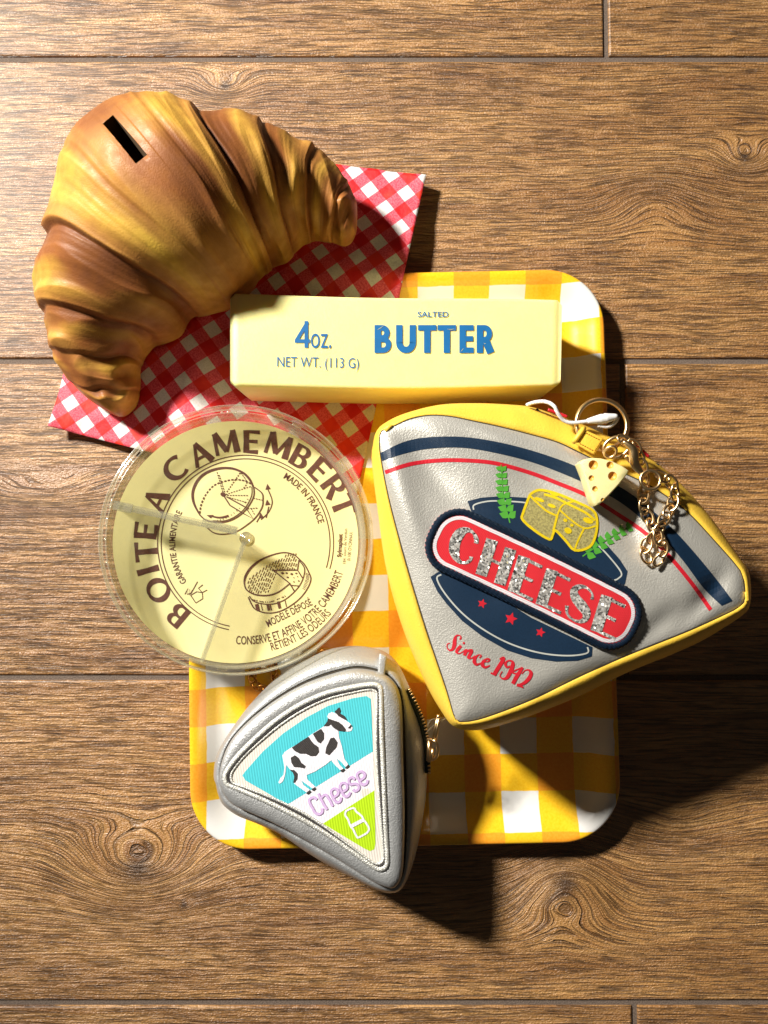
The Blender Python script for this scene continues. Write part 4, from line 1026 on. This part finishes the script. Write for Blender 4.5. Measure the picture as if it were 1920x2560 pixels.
# lobster clasp
V, F = tube(catmull([onp(1548, 1108) + Vector((0, 0, .55)), onp(1572, 1128) + Vector((0, 0, .55)), onp(1578, 1162) + Vector((0, 0, .5)), onp(1606, 1192) + Vector((0, 0, .4))], 8), .13, 10, rf=lambda t: .7 + .9 * math.sin(math.pi * t)); clasp = mesh('clasp', V, F, MT['gold'], kc)
V, F = tube(catmull([onp(1556, 1142) + Vector((0, 0, .45)), onp(1580, 1168) + Vector((0, 0, .45)), onp(1600, 1190) + Vector((0, 0, .4))], 8), .10, 8); mesh('clasp_gate', V, F, MT['gold'], clasp)
# the little cheese charm
CZ = PZ + .42
cz_out = [(1449, 1158), (1458, 1149), (1478, 1144), (1502, 1145), (1530, 1152), (1556, 1164), (1573, 1176), (1572, 1182), (1548, 1212), (1522, 1240), (1500, 1261), (1490, 1264), (1483, 1256), (1474, 1228), (1462, 1190)]
ccx = P(1505, 1190, CZ + .5)
o2 = [P(a, b, CZ + .95) for a, b in cz_out]; rg = []
for ins, z in ((.90, CZ), (.97, CZ + .03), (1.0, CZ + .12), (1.0, CZ + .82), (.98, CZ + .92), (.92, CZ + .965), (.6, CZ + .98), (.2, CZ + .98)): rg.append([Vector((ccx.x + (p.x - ccx.x) * ins, ccx.y + (p.y - ccx.y) * ins, z)) for p in o2])
nn_ = len(o2); V = [p for r in rg for p in r]; F = grid_faces(len(rg), nn_); F.append(tuple(range(nn_))[::-1]); F.append(tuple((len(rg) - 1) * nn_ + k for k in range(nn_)))
charm = mesh('cheese_charm', V, F, MT['charm'], kc, label='pale yellow cheese slice charm with holes')
bms = bmesh.new()
for a, b, r in ((1484, 1162, .19), (1526, 1162, .15), (1532, 1190, .18), (1479, 1195, .12), (1488, 1222, .12), (1508, 1250, .10)):
    c = P(a, b, CZ + 1.02); bmesh.ops.create_icosphere(bms, subdivisions=3, radius=r * K, matrix=Matrix.Translation(c * K))
cme = bpy.data.meshes.new('holes'); bms.to_mesh(cme); bms.free(); cme.materials.append(MT['charmd']); co = bpy.data.objects.new('holes', cme); col.objects.link(co)
bmx = bmesh.new(); bmx.from_mesh(charm.data); bmesh.ops.recalc_face_normals(bmx, faces=bmx.faces); bmx.to_mesh(charm.data); bmx.free()
charm.parent = None; charm.location = (0, 0, 0)
md = charm.modifiers.new('h', 'BOOLEAN'); md.object = co; md.operation = 'DIFFERENCE'; md.solver = 'EXACT'; md.material_mode = 'TRANSFER'
me2 = bpy.data.meshes.new_from_object(charm.evaluated_get(bpy.context.evaluated_depsgraph_get())); charm.modifiers.clear(); charm.data = me2; bpy.data.objects.remove(co)
charm.parent = kc; charm.location = -kc.location
me2.polygons.foreach_set('use_smooth', [True] * len(me2.polygons))
try: me2.set_sharp_from_angle(angle=math.radians(40))
except Exception: pass
# white hang string with its plastic plug
hs = empty('hang_string', tuple(P(1440, 1040, 6.90)), 'white tag string with a plastic plug looped through the key ring', 'string')
V, F = tube(catmull([P(1318, 1012, 6.60), P(1336, 1006, 7.10), P(1362, 1004, 7.50), P(1384, 1014, 7.70), P(1394, 1032, 7.70), P(1408, 1050, 7.60), P(1430, 1057, 7.60), P(1472, 1053, 7.65)], 8), .078, 8); mesh('cord', V, F, MT['string'], hs)
V, F = tube(catmull([P(1545, 1042, 7.60), P(1538, 1056, 7.55), P(1520, 1067, 7.55), P(1494, 1064, 7.55)], 8), .07, 8); mesh('cord', V, F, MT['string'], hs)
V, F = tube([P(1468 + 76 * t, 1053 - 12 * t, 7.65) for t in np.linspace(0, 1, 16)], .21, 12, rf=lambda t: np.interp(t, [0, .1, .3, .5, .55, .6, .85, .97, 1], [.45, .6, .8, 1.0, .85, 1.0, .7, .55, .4])); mesh('plug', V, F, MT['white'], hs)

# ================================================================== THE SMALL SILVER CHEESE POUCH
c5 = lambda L: crop(520, 1600, 2.765, L)
EMB = c5([(108, 950), (125, 900), (200, 800), (320, 680), (470, 550), (640, 440), (820, 362), (1000, 320), (1130, 300), (1185, 310), (1202, 350), (1205, 600), (1218, 900), (1232, 1250), (1245, 1500), (1240, 1570), (1200, 1595), (1140, 1570), (1000, 1470), (750, 1300), (450, 1140), (200, 1030), (125, 1000)])
SEAM = c5([(90, 930), (105, 820), (160, 690), (290, 550), (480, 405), (680, 295), (880, 225), (1030, 195), (1190, 222), (1280, 280), (1325, 360), (1345, 500), (1352, 800), (1362, 1150), (1358, 1450), (1345, 1610), (1300, 1690), (1245, 1695), (1120, 1640), (900, 1500), (680, 1370), (450, 1250), (280, 1175), (170, 1120), (110, 1040)])
GUS = c5([(42, 930), (62, 790), (140, 650), (270, 470), (400, 330), (500, 245), (640, 155), (830, 68), (1000, 45), (1150, 62), (1240, 98), (1320, 178), (1420, 390), (1495, 590), (1516, 800), (1508, 1050), (1475, 1290), (1425, 1520), (1355, 1690), (1290, 1738), (1200, 1732), (1050, 1665), (850, 1562), (690, 1465), (500, 1335), (340, 1262), (200, 1205), (105, 1130), (70, 1050), (58, 985)])
sc_ = P(800, 1910, 4.9); NQ = 220
Ee = resample(EMB, 4.7, NQ, sc_); Se = resample(SEAM, 4.1, NQ, sc_); Ge = resample(GUS, 2.7, NQ, sc_)
c0 = np.array([sc_.x, sc_.y]); full = np.full(NQ, 1.0)
small = empty('silver_cheese_pouch', (sc_.x, sc_.y, .5), 'small silver cheese wedge zip pouch with an embroidered cow patch', 'pouch')
zl = np.array([np.clip(.5 + .8 * np.clip((-10.2 - p[1]) / 2.0, 0, 1), .5, 1.3) for p in Ge])
zg = np.maximum(2.7, zl + .8)
wq = np.array([.04 * mnoise.noise((math.cos(2 * math.pi * k / NQ) * 5, math.sin(2 * math.pi * k / NQ) * 5, 8)) + .018 * mnoise.noise((math.cos(2 * math.pi * k / NQ) * 16, math.sin(2 * math.pi * k / NQ) * 16, 4)) for k in range(NQ)])
PT = 4.7
def small_z(x, y): return PT + .10 * (1 - math.exp(-((x - sc_.x) ** 2 + (y - sc_.y) ** 2) / -9.0 * -1)) * 0 + .02 * mnoise.noise((x * .6, y * .6, 1))
rings = [(c0 + (Ee - c0) * t, [small_z(a, b) - .01 for a, b in c0 + (Ee - c0) * t]) for t in (.02, .2, .4, .6, .8, .95, 1.0)]
rings += [(lrp(Ee, Se, .06), PT + .02), (lrp(Ee, Se, .2), PT + .05 + wq * .4), (lrp(Ee, Se, .55), PT + .04 + wq * .4), (lrp(Ee, Se, .84), PT - .04 + wq * .4), (lrp(Ee, Se, .95), PT - .22), (lrp(Ee, Se, 1.0), 3.85)]
V, F = loft(rings, NQ); F.append(tuple(range(NQ))[::-1]); mesh('front_panel', V, F, MT['silver'], small)
out = [(lrp(Se, Ge, -.05), 3.7), (lrp(Se, Ge, .03), 3.86 + wq), (lrp(Se, Ge, .14), 4.08 + wq), (lrp(Se, Ge, .34), 4.06 + wq), (lrp(Se, Ge, .68), lrp(full * 3.95, zg, .32)), (lrp(Se, Ge, .92), lrp(full * 3.85, zg, .7)), (Ge, zg), (lrp(Se, Ge, .93), lrp(zl, zg, .6)), (lrp(Se, Ge, .7), lrp(zl, zg, .25)), (c0 + (Se - c0) * .98, zl + .05), (c0 + (Se - c0) * .85, zl)]
V, F = loft(out, NQ); F.append(tuple((len(out) - 1) * NQ + k for k in range(NQ))); sgus = mesh('gusset', V, F, MT['silver'], small)
V, F = tube([(float(a), float(b), 4.0) for a, b in lrp(Se, Ge, .02)][::2], .055, 6, True); mesh('seam', V, F, MT['seam'], small)
son = on_field(lambda x, y: small_z(x, y), PT)
# satin stitched border
pts = [Vector((float(a), float(b), small_z(a, b) + .02)) for a, b in c0 + (Ee - c0) * .985]
V, F = cord(pts, .12, 10, .12, .16); mesh('stitched_border', V, F, MT['silvert'], small)
V, F = tube([p + (Vector((c0[0], c0[1], p.z)) - p).normalized() * .15 + Vector((0, 0, .01)) for p in pts], .055, 6, True); mesh('border_shade_line', V, F, MT['charcoal'], small)  # dark tube standing in for the shaded line along the satin stitching
V, F = cord([p + (Vector((c0[0], c0[1], p.z)) - p).normalized() * .25 for p in pts], .06, 8, .12, .2); mesh('inner_stitching', V, F, MT['silvert'], small)
pp = Print(son, .012); inn = c0 + (Ee - c0) * .955
V = [(float(a), float(b), small_z(a, b) + .012) for t in (.02, .5, 1.0) for a, b in c0 + (inn - c0) * t]; F = grid_faces(3, NQ); F.append(tuple(range(NQ))[::-1]); pch = mesh('patch', V, F, MT['cream'], small, label='embroidered patch with a cow over the word cheese')
cy = Print(son, .024); cy.fill([c5([(238, 935), (260, 905), (380, 770), (520, 645), (680, 535), (830, 455), (1000, 402), (1095, 386), (1125, 405), (1130, 500), (1140, 770), (560, 1130), (530, 1125), (260, 970)])], cell=30); cy.make('sky_field', MT['cyan'], pch, 'turquoise field')
cw = Print(son, .020); cw.fill([c5([(1140, 770), (1150, 1040), (795, 1268), (555, 1130)])], cell=30); cw.make('white_band', MT['patchw'], pch)
cl = Print(son, .024); cl.fill([c5([(1150, 1038), (1158, 1400), (1150, 1445), (1120, 1458), (1080, 1440), (795, 1268)])], cell=30); cl.make('green_field', MT['lime'], pch, 'lime green tip')
# cow, traced by eye on the enlarged patch
cw_ = lambda L: crop(640, 1720, 5.53, L)
cow = Print(son, .040)
cow.fill([cw_([(1005, 350), (1050, 330), (1100, 345), (1170, 400), (1250, 450), (1310, 495), (1335, 550), (1320, 590), (1270, 600), (1200, 590), (1140, 580), (1150, 680), (1185, 800), (1205, 900), (1225, 980), (1290, 1075), (1240, 1090), (1180, 1020), (1120, 975), (1150, 1050), (1215, 1120), (1165, 1130), (1090, 1060), (1040, 995), (960, 1060), (820, 1150), (700, 1200), (710, 1260), (830, 1370), (780, 1385), (690, 1320), (625, 1275), (660, 1340), (760, 1415), (700, 1440), (600, 1370), (530, 1320), (525, 1270), (540, 1190), (480, 1130), (420, 1060), (410, 1150), (395, 1230), (370, 1290), (330, 1320), (310, 1300), (340, 1240), (380, 1200), (395, 1100), (378, 1000), (365, 930), (400, 880), (490, 820), (620, 740), (780, 630), (920, 540), (970, 500), (1000, 430), (985, 390)])], cell=None)
cow.make('cow', MT['patchw'], pch, 'white and charcoal embroidered cow')
ck = Print(son, .050)
for L in ([(495, 820), (620, 735), (725, 668), (760, 720), (790, 760), (860, 810), (870, 880), (830, 935), (760, 940), (690, 905), (610, 905), (540, 870)], [(785, 630), (900, 560), (940, 620), (940, 700), (890, 762), (850, 740)], [(1030, 690), (1080, 680), (1130, 750), (1110, 820), (1050, 880), (1010, 925), (960, 900), (970, 820)], [(480, 960), (540, 925), (590, 960), (630, 1030), (690, 1075), (680, 1110), (600, 1095), (530, 1090), (490, 1030)], [(465, 1125), (530, 1130), (580, 1180), (575, 1250), (540, 1305), (515, 1305), (530, 1220), (510, 1165)],
          [(935, 525), (985, 460), (995, 415), (1060, 440), (1140, 465), (1200, 510), (1250, 580), (1220, 598), (1130, 585), (1070, 545), (1035, 500), (1000, 525)], [(1085, 325), (1150, 262), (1172, 310), (1160, 345), (1220, 380), (1265, 445), (1200, 420), (1140, 385)], [(1270, 550), (1310, 505), (1330, 515), (1300, 560)], [(690, 1450), (740, 1405), (765, 1430), (720, 1468)], [(765, 1400), (810, 1365), (833, 1385), (795, 1420)], [(1160, 1140), (1215, 1105), (1230, 1130), (1190, 1160)], [(1230, 1100), (1275, 1050), (1293, 1080), (1250, 1112)]): ck.fill([cw_(L)])
ck.make('cow_patches', MT['charcoal'], pch)
# the word Cheese: a lilac line with darker edges
l6 = lambda L: crop(740, 1900, 6.9125, L)
LETC = [[(365, 680), (310, 645), (250, 670), (235, 720), (290, 830), (340, 910), (400, 935), (455, 900), (460, 830)], [(385, 575), (460, 720), (540, 855)], [(440, 650), (500, 600), (555, 640), (640, 795)], [(640, 650), (720, 600), (735, 540), (690, 495), (630, 510), (610, 570), (660, 680), (710, 730), (765, 710), (785, 640)], [(795, 560), (880, 500), (885, 435), (840, 395), (785, 410), (765, 470), (810, 580), (865, 630), (915, 610), (940, 550)], [(1020, 335), (980, 300), (930, 320), (915, 370), (950, 420), (1030, 410), (1085, 440), (1085, 500), (1030, 535), (985, 505)], [(1095, 360), (1180, 300), (1190, 240), (1140, 200), (1080, 220), (1060, 270), (1110, 380), (1165, 425), (1220, 405), (1245, 340)]]
la = Print(son, .040); lb = Print(son, .052)
for L in LETC: la.stroke(l6(L), 7.2, n=6); lb.stroke(l6(L), 4.0, n=6)
wd_ = la.make('word_edge', MT['lilacd'], pch, 'lilac embroidered word cheese'); lb.make('word_fill', MT['lilac'], pch)
bo = Print(son, .042); bo.stroke(l6([(850, 920), (870, 875), (950, 835), (1010, 830), (1035, 880), (1130, 960), (1170, 1030), (1230, 1110), (1260, 1190), (1230, 1250), (1150, 1300), (1070, 1335), (1040, 1300), (990, 1200), (930, 1110), (900, 1020), (855, 960)]), 4.8, closed=True, n=5); bo.stroke(l6([(935, 1150), (1165, 1030)]), 9)
bo.make('milk_bottle', MT['patchw'], pch, 'white milk bottle outline')
# strap loop at the corner, zip, slider and pull
for q, z in (([(948, 1632), (968, 1640), (962, 1690), (944, 1684)], 4.25), ([(536, 1930), (552, 1936), (552, 1962), (538, 1955)], 3.6)):
    V = [P(a, b, z) for a, b in q] + [P(a, b, z - .9) for a, b in q]; o = mesh('corner_tab', V, [(3, 2, 1, 0), (4, 5, 6, 7), (0, 1, 5, 4), (1, 2, 6, 5), (2, 3, 7, 6), (3, 0, 4, 7)], MT['silver'], small)
    bv = o.modifiers.new('b', 'BEVEL'); bv.width = .0009; bv.segments = 3
zp = catmull([P(1018, 1725, 3.5), P(1036, 1762, 3.4), P(1052, 1800, 3.3), P(1062, 1840, 3.2), P(1066, 1880, 3.1), P(1067, 1930, 3.0)], 10)
V, F = tube(zp, .17, 8); mesh('zip_tape', V, F, MT['tape'], small)
tee = []
for i, p in enumerate(zp[::2]):
    d = (zp[min(2 * i + 1, len(zp) - 1)] - zp[max(0, 2 * i - 1)]).normalized(); n = Vector((d.y, -d.x, 0)); c = p + n * (-.10) + Vector((0, 0, .14)); tee.append(tube([c - n * .07, c + n * .07], .045, 6))
V, F = join(tee); mesh('zip_teeth', V, F, MT['gold'], small)['kind'] = 'stuff'
V, F = join([tube(catmull([P(1069, 1848, 3.75), P(1086, 1852, 4.0), P(1094, 1868, 4.0), P(1092, 1890, 3.9), P(1080, 1900, 3.7)], 7), .07, 8), tube([P(1074, 1850, 3.6), P(1072, 1902, 3.5)], .11, 8), tube([P(1082, 1872, 3.9), P(1078, 1902, 3.8)], .06, 8)]); mesh('zip_slider', V, F, MT['gold'], small)
V, F = join([tube([P(1088, 1856, 3.95), P(1092, 1828, 4.1), P(1098, 1792, 4.2)], .07, 8), tube([P(1082, 1852, 3.95), P(1087, 1826, 4.1), P(1094, 1792, 4.2)], .06, 8), tube([P(1092, 1792, 4.2), P(1100, 1790, 4.2)], .09, 8)]); mesh('zip_pull', V, F, MT['gold'], small)
V, F = join([tube(catmull([P(1068, 1815, 3.6), P(1078, 1800, 4.2), P(1096, 1796, 4.5), P(1122, 1794, 4.3)], 8), .02, 5), tube(catmull([P(1068, 1830, 3.6), P(1088, 1810, 4.2), P(1112, 1798, 4.4), P(1128, 1793, 4.2)], 8), .02, 5)]); mesh('tag_loop', V, F, MT['nylon'], small)
V = [P(a, b, 1.6) for a, b in [(700, 1676), (690, 1650), (748, 1625), (752, 1652)]] + [P(a, b, 1.35) for a, b in [(700, 1676), (690, 1650), (748, 1625), (752, 1652)]]
o = mesh('strap_loop', V, [(3, 2, 1, 0), (4, 5, 6, 7), (0, 1, 5, 4), (1, 2, 6, 5), (2, 3, 7, 6), (3, 0, 4, 7)], MT['silver'], small)
# ================================================================== SECOND CHAIN, HALF HIDDEN UNDER THE BOX
gc = empty('gold_chain', tuple(P(680, 1680, .4)), 'gold chain on the tray half hidden between the camembert box and the silver pouch', 'chain')
flat = lambda a, b: P(a - 4, b + 10, .95)
chain([(655, 1655), (636, 1672), (636, 1692), (650, 1708), (672, 1716), (690, 1722)], flat, .31, gc, LKS, .6, 7)
chain([(690, 1648), (688, 1670), (694, 1690), (712, 1706)], flat, .31, gc, LKS, .6, 8)
chain([(752, 1668), (772, 1652), (796, 1634), (812, 1622)], flat, .31, gc, LKS, .6, 9)
